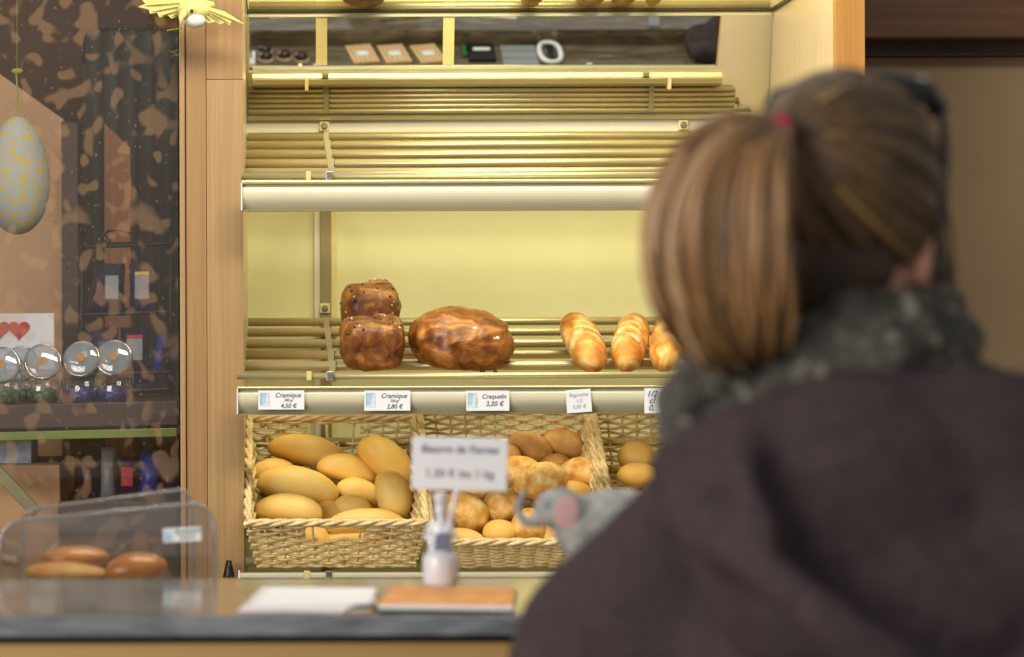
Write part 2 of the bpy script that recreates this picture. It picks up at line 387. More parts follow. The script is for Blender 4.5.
# ---------------------------------------------------------------- bread cabinet
cab = thing('bread_cabinet', 'tall beech framed bread display cabinet with cream back panel', 'display cabinet', (0.5, DP, 0))
def cabpart(mb, name, mat, **k):
    o = mb.build(name, mat, cab, **k); o.matrix_parent_inverse = Matrix.Translation(-cab.location); return o
TOP = 2.75
b = MB(); b.box(X(207.3, DP), XL, DP, DP+.022, 0, Z(79, DP)); cabpart(b, 'post', 'post', bevel=.001)
b = MB(); b.box(X(207.3, DP), XL, DP, DP+.022, Z(78.6, DP), TOP); cabpart(b, 'post_head', 'post2', bevel=.001)
b = MB(); b.box(X(186.5, DP), X(206.8, DP), DP+.004, DP+.03, 0, TOP); cabpart(b, 'frame_stile', 'post2', bevel=.001)
b = MB(); b.box(X(180, DP), X(185.6, DP), DP-.004, DP+.03, 0, TOP); cabpart(b, 'frame_bead', 'post', bevel=.003)
b = MB(); b.box(XL-.018, XL, DP+.022, DB, 0, TOP); cabpart(b, 'side_panel', 'maple')
b = MB(); b.box(XR, XR+.018, DP+.022, DB, 0, TOP); cabpart(b, 'side_panel', 'maple')
b = MB(); b.box(XR, X(866, DP), DP, DP+.022, 0, TOP); cabpart(b, 'post', 'oak', bevel=.001)
b = MB(); b.box(X(866, DP)-.006, X(866, DP), DP+.022, DB, 0, TOP); cabpart(b, 'outer_panel', 'oak')
b = MB(); b.box(XL, XR, DB, DB+.015, 0, TOP); cabpart(b, 'back_panel', 'cream')
b = MB(); b.box(XL, XR, DP-.02, DB, 2.68, 2.72); cabpart(b, 'cabinet_top', 'maple')
b = MB(); b.box(XL, XR, DP+.03, DP+.045, 0, Z(584, DP+.03)); cabpart(b, 'base_panel', 'cream')
b = MB(); b.lathe([(.013, 0), (.011, .006), (.008, .02), (.005, .034)], 16, Matrix.Translation(P(228, 577, 4.72))); cabpart(b, 'foot', 'black', smooth=True)
# white panel behind the top rack
b = MB(); b.box(XL, XR, 5.405, DB, Z(135, 5.405), Z(118.5, 5.405)); cabpart(b, 'rear_fascia', 'creamdark')
# uprights with slots, screw plates
for ux in (326, 685):
    cx = X(ux, 5.44)
    b = MB(); b.box(cx-.012, cx+.012, 5.428, DB, .6, Z(120, 5.43)); cabpart(b, 'upright', 'alud', bevel=.001)
    b = MB(); b.box(cx-.025, cx-.0122, 5.436, DB, .6, Z(136, 5.43)); cabpart(b, 'upright_flange', 'creamdark')
    b = MB(); b.box(cx+.0122, cx+.023, 5.432, DB, .6, Z(136, 5.43)); cabpart(b, 'upright_flange', 'plate')
    for sy in (126, 308):
        dd = 5.40 if sy == 126 else 5.425
        p = P(ux-1, sy, dd)
        b = MB(); b.box(p.x-.011, p.x+.011, dd-.004, dd+.003, p.z-.011, p.z+.011); pl = cabpart(b, 'screw_plate', 'plate', bevel=.002)
        b = MB(); b.lathe([(.0075, 0), (.0075, .002), (.005, .004)], 16, Matrix.Translation((p.x, dd-.004, p.z)) @ Matrix.Rotation(R(90), 4, 'X'))
        b.box(p.x-.001, p.x+.001, dd-.0095, dd-.007, p.z-.004, p.z+.004)
        o = b.build('screw', 'steel', pl, smooth=False)

# tilted mirror
TH = R(14.2)
m0 = Vector((0, 5.40, Z(114, 5.40)))
mdir = Vector((0, -math.sin(TH), math.cos(TH)))
mi = thing('tilted_mirror', 'wide tilted mirror above the empty top bread rack', 'mirror', (0.5, m0.y, m0.z), (TH, 0, 0))
ML = (Z(12.5, 5.35) - m0.z) / math.cos(TH)
def mpart(mb, name, mat, **k): return mb.build(name, mat, mi, **k)
hx0, hx1 = XL+.001-.5, XR-.001-.5
b = MB(); b.box(hx0, hx1, 0, .006, 0, ML); mpart(b, 'mirror_glass', 'mirror')
b = MB(); b.box(hx0, hx1, -.010, .007, -.012, 0); mpart(b, 'lower_frame', 'alu', bevel=.001)
b = MB(); b.box(hx0, hx1, -.006, .007, ML, ML+.007); mpart(b, 'upper_frame', 'alu', bevel=.001)
b = MB(); b.box(hx0, hx0+.005, -.004, 0, 0, ML); mpart(b, 'side_frame', 'alu')
bx0, bx1 = X(252.5, 5.24)-.5, X(731, 5.24)-.5
zl = (Z(82.5, 5.30)-m0.z)/math.cos(TH); zh = (Z(63, 5.26)-m0.z)/math.cos(TH)
prof = [(-.001, zl), (-.030, zl+.003), (-.052, zl+(zh-zl)*.30), (-.056, zl+(zh-zl)*.62), (-.050, zl+(zh-zl)*.68), (-.046, zh-.004), (-.040, zh), (-.001, zh)]
n = len(prof); b = MB(); b.add([(bx0, y, z) for y, z in prof] + [(bx1, y, z) for y, z in prof], [tuple(range(n)), tuple(range(2*n-1, n-1, -1))] + [(i, i+n, (i+1) % n+n, (i+1) % n) for i in range(n)])
mpart(b, 'reflection_rail', 'alu', bevel=.001)  # solid bar added to stand for the rack rail's reflection
rx0, rx1 = X(249.5, 5.36)-.5, X(737, 5.36)-.5
for py in (88, 93, 98, 103, 108):
    zz = (Z(py, 5.36)-m0.z)/math.cos(TH); b = MB(); b.tube([(rx0, -.016, zz), (rx1, -.016, zz)], .0058, 10); o = mpart(b, 'reflection_slat', 'alu')  # slats added on the glass to stand for the reflected rack slats
    for p in o.data.polygons: p.use_smooth = len(p.vertices) == 4
za_, zb_ = (Z(110, 5.37)-m0.z)/math.cos(TH), (Z(86.5, 5.37)-m0.z)/math.cos(TH)
b = MB(); b.box(rx0+.002, rx1-.002, -.010, -.001, za_, zb_); mpart(b, 'reflection_slat_backing', 'alud')  # added plate, covers the mirror behind the stand-in slats
for px in (327, 653):
    cx = X(px, 5.36)-.5; b = MB(); b.box(cx-.006, cx+.006, -.0235, -.012, za_, zb_+.004); mpart(b, 'reflection_slat_clip', 'alud', bevel=.001)
for px, hw, ma in ((327, .007, 'alud'), (653, .007, 'alud'), (308, .004, 'plate'), (677, .004, 'plate')):
    b = MB(); cx = X(px, 5.24)-.5; b.box(cx-hw, cx+hw, -.0585, -.02, zl+(.0 if ma == 'plate' else (zh-zl)*.72), zl+(zh-zl)*(.66 if ma == 'plate' else .95)); mpart(b, 'rail_clip', ma, bevel=.001)  # clips added on the stand-in bar for the reflected clips
for px in (322.5, 449.5):
    zz = (Z(63, 5.37) - m0.z)
    b = MB(); b.box(X(px, 5.36)-.5-.0125, X(px, 5.36)-.5+.0125, -.003, 0, zz, ML); mpart(b, 'reflection_strip', 'plate', bevel=.0005)  # strips added on the glass for upright bars in the reflection
# glass shelf just above the mirror, with bread seen through it
GZ = Z(12.2, 5.34)
M['shelfglass'] = clear('shelf_glass', (.95, .96, .92), .03, .12)
b = MB(); b.box(XL+.002, XR-.002, 4.86, 5.335, GZ, GZ+.006)
gs = b.build('glass_shelf', 'shelfglass'); tag(gs, 'glass shelf across the cabinet just above the tilted mirror', 'glass shelf')
b = MB(); b.box(XL+.002, XR-.002, 5.335, 5.338, GZ-.001, GZ+.007); o = b.build('rear_edge', 'black', gs)
b = MB(); b.box(XL+.002, XL+.005, 4.86, 5.335, GZ-.001, GZ+.007); b.build('side_edge', 'black', gs)
b = MB(); b.box(XR-.005, XR-.002, 4.86, 5.335, GZ-.001, GZ+.007); b.build('side_edge', 'black', gs)
b = MB(); b.box(XL+.001, XR-.001, 5.34, 5.36, Z(16.5, 5.34), GZ-.001); gl = b.build('shelf_ledge', 'alu'); tag(gl, 'narrow metal ledge carrying the rear edge of the glass shelf', 'ledge')

# ---------------------------------------------------------------- racks
def rack(label, slats, rod, lip, face0, face1, x0pad, slotpx=(330,), clip=309):
    """slats: list of (py, depth)"""
    zc = Z(face1, DR)
    t = thing('slatted_bread_rack', label, 'rack', (0.5, DR, zc))
    def pt(mb, name, mat, **k):
        o = mb.build(name, mat, t, **k); o.matrix_parent_inverse = Matrix.Translation(-t.location); return o
    for py, d in slats:
        z = Z(py, d); b = MB()
        b.tube([(XL+.002, d, z), (XR-.002, d, z)], .0105, 14, flat=.9); pt(b, 'slat', 'alu', smooth=False)
        for o in (t.children[-1],):
            for p in o.data.polygons: p.use_smooth = len(p.vertices) == 4
        if d > 5.0 or 1:
            for ux in (326, 685):
                cx = X(ux, 5.44)
    # side arms carrying the slats
    (pa, da), (pb, db) = slats[0], slats[-1]
    for ux in (326, 685):
        cx = X(ux, 5.44)
        b = MB(); za, zb = Z(pa, da)-.011, Z(pb, db)-.011
        poly = [(DB-.01, za-.002), (DB-.01, za-.05), (DR+.03, zb-.035-.01), (DR+.03, zb-.012)]
        vs = [(cx-.003, y, z) for y, z in poly] + [(cx+.003, y, z) for y, z in poly]
        b.add(vs, [(0,1,2,3), (7,6,5,4), (0,4,5,1), (1,5,6,2), (2,6,7,3), (3,7,4,0)])
        for py, d in slats:
            z = Z(py, d); b.box(cx-.006, cx+.006, d-.0125, d+.0125, z-.013, z+.0105)
        pt(b, 'support_arm', 'alu')
    xa, xb = X(235.5, DR)+x0pad, XR+.012
    zr = Z(rod, DR+.02)
    b = MB(); b.tube([(xa, DR+.02, zr), (xb, DR+.02, zr)], .0062, 12); o = pt(b, 'front_rod', 'alu')
    for p in o.data.polygons: p.use_smooth = len(p.vertices) == 4
    # price rail: rounded strip extruded along x
    zt, z0, z1 = Z(lip, DR), Z(face0, DR), Z(face1, DR)
    b = MB(); b.box(xa, xb, DR-.004, DR+.035, z0+.001, zt); pt(b, 'rail_lip', 'alu', bevel=.002)
    prof = []
    for k in range(11):
        u = k/10; prof.append((DR + .009*(u-.35)**2*2 - .006*math.sin(math.pi*u)*1.2 + (u)*.004, z0 + (z1-z0)*u))
    back = [(DR+.014, z1), (DR+.014, z0)]
    poly = prof + back; n = len(poly)
    b = MB(); b.add([(xa+.003, y, z) for y, z in poly] + [(xb-.003, y, z) for y, z in poly],
        [tuple(range(n)), tuple(range(2*n-1, n-1, -1))] + [(i, i+n, (i+1) % n+n, (i+1) % n) for i in range(n)])
    o = pt(b, 'price_rail', 'rail')
    b = MB(); b.box(xa+.0005, xb-.0005, DR-.007, DR+.012, z0-.0005, z0+.0015); b.box(xa+.0005, xb-.0005, DR-.004, DR+.018, z1-.0025, z1+.0005); pt(b, 'rail_edge', 'alud')
    for xe in (xa, xb-.0025):
        b = MB(); b.box(xe, xe+.0025, DR-.011, DR+.018, z1-.001, z0+.001); pt(b, 'end_cap', 'white', bevel=.0008)
    for px, ma in ((clip, 'plate'), (slotpx[0], 'steel'), (689, 'steel')):
        cx = X(px, DR); b = MB(); ww = .005 if ma == 'plate' else .007
        b.box(cx-ww, cx+ww, DR+.010, DR+.03, zr-.008, zr+.009); pt(b, 'rod_clip', ma, bevel=.001)
    return t
sp1 = [(136.4, 5.34), (144.8, 5.20), (154.3, 5.06), (163.3, 4.92), ]
rack('empty slatted bread rack with a blank price rail, upper of the racks', sp1 + [(172.4, 4.79)], 176, 180, 183.5, 209.5, .0115)
sp2 = [(321.6, 5.38), (332, 5.24), (343.3, 5.10), (354.5, 4.96), (365.6, 4.82)]
rack('slatted bread rack holding the raisin loaves and baguettes, with price tags on its rail', sp2, 375.7, 386, 388.3, 413, .002)
# lower rack, steeper, under the baskets
TB = R(21)
BZ = Z(571.5, DR+.03)      # height of the basket bottoms at the front
sp3 = [(VY - (BZ - H - .012 + (d-(DR+.03))*math.tan(TB))*F/d, d) for d in (5.30, 5.16, 5.02, 4.88, 4.76)]
def lowrack():
    t = thing('slatted_bread_rack', 'lowest slatted rack carrying the three wicker baskets', 'rack', (0.5, DR, BZ))
    def pt(mb, name, mat, **k):
        o = mb.build(name, mat, t, **k); o.matrix_parent_inverse = Matrix.Translation(-t.location); return o
    for py, d in sp3:
        b = MB(); b.tube([(XL+.002, d, Z(py, d)), (XR-.002, d, Z(py, d))], .0105, 12); o = pt(b, 'slat', 'alu')
        for p in o.data.polygons: p.use_smooth = len(p.vertices) == 4
    b = MB(); zt = Z(572.8, DR); b.box(X(239, DR), XR+.012, DR-.004, DR+.02, Z(577.4, DR), zt); pt(b, 'front_rail', 'rail', bevel=.002)
    b = MB(); b.box(X(239, DR)-.003, X(239, DR), DR-.005, DR+.02, Z(577.6, DR), zt+.004); pt(b, 'end_cap', 'white')
    for px, ma in ((306, 'plate'), (328, 'steel')):
        cx = X(px, DR); b = MB(); b.box(cx-.006, cx+.006, DR-.008, DR+.005, Z(578.5, DR), Z(570.5, DR)); pt(b, 'rail_clip', ma, bevel=.001)
    for ux in (326, 685):
        cx = X(ux, 5.44); b = MB(); y0, y1 = DR+.02, DB-.012
        zf = Z(sp3[-1][0], 4.76)-.012; zb = zf + (y1-4.76)*math.tan(TB); zf2 = zf-(4.76-y0)*math.tan(TB)
        poly = [(y0, zf2), (y1, zb), (y1, zb-.05), (y0, zf2-.02)]
        vs = [(cx-.003, y, z) for y, z in poly] + [(cx+.003, y, z) for y, z in poly]
        b.add(vs, [(0,1,2,3), (7,6,5,4), (0,4,5,1), (1,5,6,2), (2,6,7,3), (3,7,4,0)]); pt(b, 'support_arm', 'alu')
lowrack()

# ---------------------------------------------------------------- wicker baskets
def basket(px0, px1, hf, hb, label, depth=.44, hole=True, seed=1):
    """px0..px1: front width; hf/hb: heights of front and back walls; local y runs back along the tilted rack"""
    rnd = random.Random(seed)
    d0 = DR + .025
    x0, x1 = X(px0, d0), X(px1, d0); w = x1-x0
    t = thing('wicker_basket', label, 'basket', ((x0+x1)/2, d0, BZ), (TB, 0, 0), 'wicker baskets on the lowest rack')
    inset = .022
    def hgt(y): return hf + (hb-hf)*max(0, min(1, y/depth))**1.0
    def ring(u, level, off=0.0):
        """u in 0..4 around: front, right, back, left; level 0..1 -> position"""
        k = int(u) % 4; f = u-int(u)
        ins = inset*(1-level) - off
        hw = w/2 - ins; ya, yb = ins, depth-ins
        if k == 0: x, y = -hw+2*hw*f, ya
        elif k == 1: x, y = hw, ya+(yb-ya)*f
        elif k == 2: x, y = hw-2*hw*f, yb
        else: x, y = -hw, yb-(yb-ya)*f
        return x, y
    # wall weave
    rows = 12 if hole else 15
    nst = {0: 11, 1: 13, 2: 11, 3: 13}
    us = []
    for k in range(4):
        for i in range(nst[k]*3): us.append(k + i/(nst[k]*3))
    wall = [MB() for _ in range(4)]
    def inhole(u, lv):
        return hole and int(u) % 4 in (0, 2) and .34 < (u % 1) < .64 and .62 < lv < .93
    for r in range(rows):
        lv0 = (r+.4)/rows
        ph = r % 2
        for k in range(4):
            n = nst[k]; seg = []
            for i in range(n*4+1):
                f = i/(n*4); u = k+min(f, .99999)
                lv = lv0 + rnd.uniform(-.004, .004)
                wv = math.cos(math.pi*(f*n) + ph*math.pi)*.0042
                x, y = ring(u, lv, wv)
                z = hgt(y)*lv + math.sin(f*n*2.1+r)*.0008
                if inhole(u, lv):
                    if len(seg) > 1: wall[k].tube(seg, .0032, 6)
                    seg = []; continue
                seg.append((x, y, z))
            if len(seg) > 1: wall[k].tube(seg, .0032, 6)
    for k in range(4):
        n = nst[k]
        for i in range(n+1):
            u = k + min(i/n, .99999)
            pts = []
            for q in range(4):
                lv = q/3; x, y = ring(u, lv); pts.append((x, y, hgt(y)*lv))
            if hole and k in (0, 2) and .36 < (u % 1) < .62 and i not in (4,): 
                xa, ya = ring(u, .6); wall[k].tube([pts[0], (xa, ya, hgt(ya)*.6)], .0026, 6); continue
            wall[k].tube(pts, .0026, 6)
        wall[k].build('woven_wall', 'wicker', t, smooth=True)
    # braided rim: three strands
    rim = MB()
    loop = []
    for k in range(4):
        for i in range(28): loop.append(k+i/28)
    for s_ in range(3):
        pts = []
        for j, u in enumerate(loop):
            a = j*2*math.pi/8 + s_*2*math.pi/3
            x, y = ring(u, 1.0, .0045*math.cos(a)); pts.append((x, y, hgt(y) + .003 + .0045*math.sin(a)))
        rim.tube(pts, .0045, 6, closed=True)
    rim.build('braided_rim', 'wicker', t, smooth=True)
    # base
    bs = MB()
    for i in range(26):
        y = inset + (depth-2*inset)*i/25
        bs.tube([(-w/2+inset + (w-2*inset)*j/24, y, .004+.0018*math.cos(math.pi*(j+i))) for j in range(25)], .0045, 6)
    for j in range(7):
        xx = -w/2+inset+(w-2*inset)*j/6; bs.tube([(xx, inset, .004), (xx, depth-inset, .004)], .0035, 6)
    bs.build('woven_base', 'wicker', t, smooth=True)
    return t
basket(247, 424, .103, .135, 'leftmost wicker basket, full of long smooth golden rolls', seed=2)
basket(430, 609, .060, .150, 'middle wicker basket with a low front, full of crusty round rolls', hole=False, seed=3)
basket(616, 790, .060, .150, 'wicker basket at the right, mostly hidden behind the customer', hole=False, seed=4)

# ---------------------------------------------------------------- rolls
def bread_mesh(name, L, W, Hh, kind, seed, mat):
    off = Vector((seed*7.3, seed*3.1, seed*1.7))
    def fn(v):
        u = v.x/(L/2)
        if kind == 'long': tp = 1.02
        else: tp = 1
        k = noise.noise(v*14+off)*.06 + noise.noise(v*45+off)*.022
        if kind == 'crusty': k += noise.noise(v*30+off)*.06
        v = Vector((v.x, v.y*tp, v.z*tp))*(1+k)
        if v.z < 0: v.z *= .82
        if kind == 'long': v.z -= abs(u)**2*.006
        return v
    b = MB(); b.ell((0, 0, 0), (L/2, W/2, Hh/2), nu=36, nv=22, fn=fn, pw=.90 if kind == 'long' else .97)
    return b.build(name, mat, smooth=True)
def put(o, px, py, d, roll, yaw=0, pitch=0):
    o.location = P(px, py, d); o.rotation_euler = Euler((R(pitch), R(roll), R(yaw)), 'XYZ'); return o
G1 = 'long rolls in the leftmost basket'
# px, py, length px, width px, tilt (down to the right), depth, yaw, label
rolls1 = [
 (307, 451, 75, 31, 10, 5.02, 0, 'long golden roll lying topmost at the back left of its basket'),
 (347, 469, 60, 28, 12, 4.96, 5, 'long golden roll near the middle, overlapping the rearmost roll'),
 (274, 472, 46, 26, 6, 4.97, 0, 'golden roll at the far left, half covered by a bigger roll'),
 (298, 486, 80, 37, 11, 4.90, 0, 'biggest long golden roll, across the left half of the basket'),
 (288, 509, 66, 29, 3, 4.80, 0, 'long golden roll at front left, just behind the basket rim'),
 (359, 492, 46, 26, 18, 4.92, 5, 'golden roll in the middle, left of the upright roll'),
 (386, 462, 66, 36, 42, 4.95, 10, 'long roll slanting steeply at the back right corner of the basket'),
 (392, 496, 50, 36, 78, 4.84, 5, 'golden roll standing nearly upright at the right of the basket'),
 (329, 514, 32, 24, 20, 4.86, 0, 'small golden roll peeping out right of the front left roll'),
 (353, 509, 40, 26, 15, 4.86, 0, 'golden roll half hidden in the middle, above the front roll'),
 (364, 521, 74, 24, -4, 4.79, 0, 'long pale roll along the front rim, right of the centre'),
 (316, 539, 34, 26, 30, 4.80, 0, 'orange roll seen through the left of the basket handle hole'),
 (354, 540, 60, 28, 0, 4.80, 0, 'roll lying low behind the basket handle hole'),
 (300, 536, 60, 26, 0, 4.90, 0, 'roll lying underneath at the left, mostly covered by others'),
 (392, 530, 50, 28, 0, 4.86, 0, 'roll lying underneath at the right below the upright roll'),
]
for i, (px, py, Lp, Wp, a, d, yw, lab) in enumerate(rolls1):
    Lp *= 1.05; Wp *= 1.10
    o = bread_mesh('long_roll', Lp/F*d, Wp/F*d, Wp/F*d*.98, 'long', i, 'roll_smooth')
    put(o, px, py, d, a, yw); tag(o, lab, 'bread roll', G1)
G2 = 'round rolls in the middle basket'
rolls2 = [
 (529, 449, 46, 31, 24, 5.02, 'roll_brown', 'brown oval roll at the back of the basket, left of its brown twin'),
 (564, 446, 46, 30, 20, 5.04, 'roll_brown', 'brown oval roll rearmost at the right of the basket'),
 (555, 467, 32, 24, 0, 5.00, 'roll_brown', 'small brown roll between the two crusty ones under the back pair'),
 (582, 476, 47, 33, 10, 4.93, 'roll_crusty', 'shiny crusty roll at the right side of the basket'),
 (539, 484, 52, 38, -14, 4.87, 'roll_crusty', 'floury crusty roll on top of the pile, just above the toy elephant'),
 (520, 473, 44, 32, 5, 4.93, 'roll_crusty', 'crusty roll behind the floury one, right of the price sign'),
 (574, 494, 34, 24, 10, 4.88, 'roll_smooth', 'orange roll just above the toy elephant head'),
 (462, 514, 50, 41, 12, 4.82, 'roll_crusty', 'large round roll at the left front, behind the sign stick'),
 (501, 508, 38, 35, 0, 4.84, 'roll_crusty', 'round roll in the middle, left of the elephant trunk'),
 (499, 533, 33, 25, 0, 4.78, 'roll_smooth', 'small golden roll at the front rim, middle of the basket'),
 (527, 527, 34, 34, 0, 4.79, 'roll_crusty', 'pale roll behind the elephant trunk at the front rim'),
 (506, 458, 28, 26, 0, 4.98, 'roll_brown', 'brown roll just right of the price sign, at the back'),
 (472, 492, 36, 26, 0, 4.90, 'roll_crusty', 'roll just below the price sign in the basket'),
 (462, 539, 40, 20, 8, 4.77, 'roll_smooth', 'flat pale roll at the front left rim of the basket'),
 (447, 480, 34, 28, 0, 4.95, 'roll_crusty', 'roll hidden behind the left part of the price sign'),
 (556, 535, 38, 28, 0, 4.80, 'roll_crusty', 'roll behind the elephant ear at the front rim'),
 (585, 522, 40, 30, 0, 4.84, 'roll_crusty', 'roll behind the elephant back, right of the ear'),
]
for i, (px, py, Lp, Wp, a, d, ma, lab) in enumerate(rolls2):
    Lp *= 1.06; Wp *= 1.08
    o = bread_mesh('round_roll', Lp/F*d, Wp/F*d*1.05, Wp/F*d, 'crusty' if ma == 'roll_crusty' else 'oval', 30+i, ma)
    put(o, px, py, d, a, 0); tag(o, lab, 'bread roll', G2)
G3 = 'rolls in the right basket'
for i, (px, py, Lp, Wp, d, lab) in enumerate([(635, 458, 38, 32, 4.98, 'upper golden roll in the right basket beside the customer scarf'),
        (638, 477, 42, 28, 4.91, 'lower orange roll in the right basket, below the other'),
        (668, 500, 48, 34, 4.86, 'roll in the right basket behind the customer shoulder')]):
    o = bread_mesh('round_roll', Lp/F*d, Wp/F*d, Wp/F*d, 'oval', 60+i, 'roll_smooth'); put(o, px, py, d, 0); tag(o, lab, 'bread roll', G3)

# ---------------------------------------------------------------- loaves on the middle rack
def rackz(d):      # top of the slats of the middle rack at depth d
    (pa, da), (pb, db) = sp2[0], sp2[-1]
    za, zb = Z(pa, da), Z(pb, db); return zb + (d-db)/(da-db)*(za-zb) + .0105
SL2 = math.atan2(Z(321.6, 5.38)-Z(365.6, 4.82), 5.38-4.82)
def scatter_bits(surface, r3, mat, parent, name, n, size, seed, zlo=.1, front=True):
    rn = random.Random(seed); b = MB()
    me = surface.data; k = 0
    vs = [v for v in me.vertices if v.normal.y < .3 and v.co.z > -r3*.4]
    for _ in range(n):
        v = rn.choice(vs); s_ = size*rn.uniform(.6, 1.4)
        b.ell(v.co - v.normal*s_*.38, (s_, s_*.7, s_*.6), (rn.random()*3, rn.random()*3, rn.random()*3), 7, 5)
    o = b.build(name, mat, parent, smooth=True); o['kind'] = 'stuff'; return o
def tinloaf(px0, px1, pytop, d, dep, label, seed):
    x0, x1 = X(px0, d), X(px1, d); zb = rackz(d); zt = Z(pytop, d); hh = zt-zb; w_ = x1-x0
    off = Vector((seed*5, seed*2, 1))
    def fn(v):
        zz = v.z/(hh/2)
        s_ = 1 + .07*zz if zz < .4 else 1.028
        n_ = noise.noise(v*18+off)*.009 + noise.noise(v*45+off)*.0035 + noise.noise(v*110+off)*.0012
        g = 1 - .05*math.exp(-((v.y/.02)**2))          # lobes
        q = v.normalized()
        return Vector((v.x*s_, v.y, v.z*(g if v.z > 0 else 1))) + q*n_
    b = MB(); b.ell((0, 0, 0), (w_/2, dep/2, hh/2), nu=48, nv=30, pw=.55, fn=fn)
    o = b.build('raisin_loaf', 'cramique', smooth=True); o.location = ((x0+x1)/2, d+dep/2-.02, (zb+zt)/2-.002); o.rotation_euler = (SL2, 0, 0)
    tag(o, label, 'loaf', 'raisin loaves on the middle rack')
    scatter_bits(o, hh/2, 'raisin', o, 'raisins', 18, .005, seed); scatter_bits(o, hh/2, 'sugar', o, 'sugar_grains', 10, .003, seed+9)
    return o
tinloaf(341, 406, 315, 4.735, .15, 'dark brown raisin loaf, the nearer and lower of two in line', 1)
o = tinloaf(343, 401, 281, 4.93, .17, 'dark brown raisin loaf standing taller behind the other raisin loaf', 2)
# craquelin
zc = rackz(4.95)
def fnc(v):
    q = v.normalized(); a = math.atan2(v.z, v.x)
    n_ = noise.noise(v*10)*.009 + noise.noise(v*34)*.004 + noise.noise(v*90)*.0015
    # raised tear across the upper right
    tear = math.exp(-(((v.z-.025) - .25*(v.x-.03))/.008)**2) * (1 if -.03 < v.x < .09 else 0)
    grooves = math.sin(v.x*210 + 2.5*noise.noise(v*12))*.0012 if v.z < .035 else 0
    out = v + q*(n_ + tear*.006 + grooves)
    if out.z < -.045: out.z = -.045 - (out.z+.045)*.1
    return out
b = MB(); b.ell((0, 0, 0), (.104, .10, .067), nu=96, nv=56, pw=.9, fn=fnc)
o = b.build('sugar_bread', 'craquelin', smooth=True); o.location = (X(460.5, 4.82), 4.82, Z(341.5, 4.82)-.0); o.rotation_euler = (SL2, R(3), 0)
tag(o, 'big round shiny brown loaf with a cracked crust beside the raisin loaves', 'loaf')
b = MB(); rn = random.Random(4)
for (px, py) in ((475, 321), (474, 322), (468, 337), (470, 336), (466, 338), (494, 331), (497, 330), (489, 333)):
    p = P(px, py, 4.745) - o.location
    b.ell(p + Vector((rn.uniform(-.001, .001), 0, rn.uniform(-.001, .001))), (.0045, .004, .003), (rn.random(), rn.random(), 0), 7, 5)
bits = b.build('sugar_grains', 'sugar', o, smooth=True); bits['kind'] = 'stuff'
bits.matrix_parent_inverse = Matrix.Identity(4)
b = MB()
for px, py in ((508, 353), (497, 364), (484, 364)):
    p = P(px, py, 4.735) - o.location; b.ell(p, (.005, .004, .004), (0, 0, 0), 8, 6)
b.build('raisins', 'raisin', o, smooth=True)['kind'] = 'stuff'
# baguettes: a, b are the far and near ends of the axis
def baguette(pxa, pya, da, pxb, pyb, db, r, label, seed):
    A, B = P(pxa, pya, da), P(pxb, pyb, db)
    A.z = rackz(da)+r*1.25; B.z = rackz(db)+r*.42
    L = (B-A).length + 2*r*.7; off = Vector((seed*3, seed, 2))
    cuts = [-.42, -.16, .10, .36]
    def fn(v):
        u = v.x/(L/2)
        k = noise.noise(v*12+off)*.05 + noise.noise(v*40+off)*.02
        dz = 0
        if v.z > 0:
            for c in cuts:
                s_ = (u-c)*L/2 - v.y*1.1
                dz += -.004*math.exp(-(s_/.012)**2) + .005*math.exp(-((s_-.018)/.007)**2)
        return Vector((v.x, v.y*(1+k), v.z*(1+k)+dz))
    b = MB(); b.ell((0, 0, 0), (r, r, L/2), nu=40, nv=60)
    vs = []
    for v in b.v:
        u = v.z/(L/2); s_ = (1-abs(u)**3.2)**.5/max(1e-6, (1-u*u)**.5) if abs(u) < .999 else 1
        vs.append(fn(Vector((v.z, v.x*min(s_, 1.5), v.y*min(s_, 1.5)))))
    b.v = vs
    o = b.build('half_baguette', 'baguette', smooth=True)
    ctr = (A+B)/2; dr = (B-A).normalized()
    o.rotation_mode = 'QUATERNION'
    xax = dr; yax = Vector((0, 0, 1)).cross(xax).normalized(); zax = xax.cross(yax)
    o.matrix_world = Matrix.Translation(ctr) @ Matrix((xax, yax, zax)).transposed().to_4x4()
    tag(o, label, 'baguette', 'baguettes on the middle rack')
    b = MB()
    for c in cuts:
        pts = []
        for j in range(9):
            y = -r*.62 + 1.24*r*j/8; x = c*L/2 + y*1.1; uu = min(.98, abs(x/(L/2)))
            rr = r*(1-uu**3.2)**.5; z = math.sqrt(max(1e-6, rr*rr-y*y))-.0035
            if abs(y) < rr*.95: pts.append((x, y, z))
        if len(pts) > 2: b.tube(pts, [.004+.0095*math.sin(math.pi*j/(len(pts)-1)) for j in range(len(pts))], 8, flat=.36)
    b.build('scored_splits', 'cut', o, smooth=True)
    return o
baguette(573, 0, 5.00, 594, 0, 4.715, .036, 'half baguette leaning left, leftmost of the baguettes', 1)
baguette(635, 0, 5.00, 626, 0, 4.715, .035, 'half baguette in the middle of the three baguettes', 2)
baguette(672, 0, 5.00, 664, 0, 4.715, .035, 'half baguette partly hidden by the customer hair', 3)

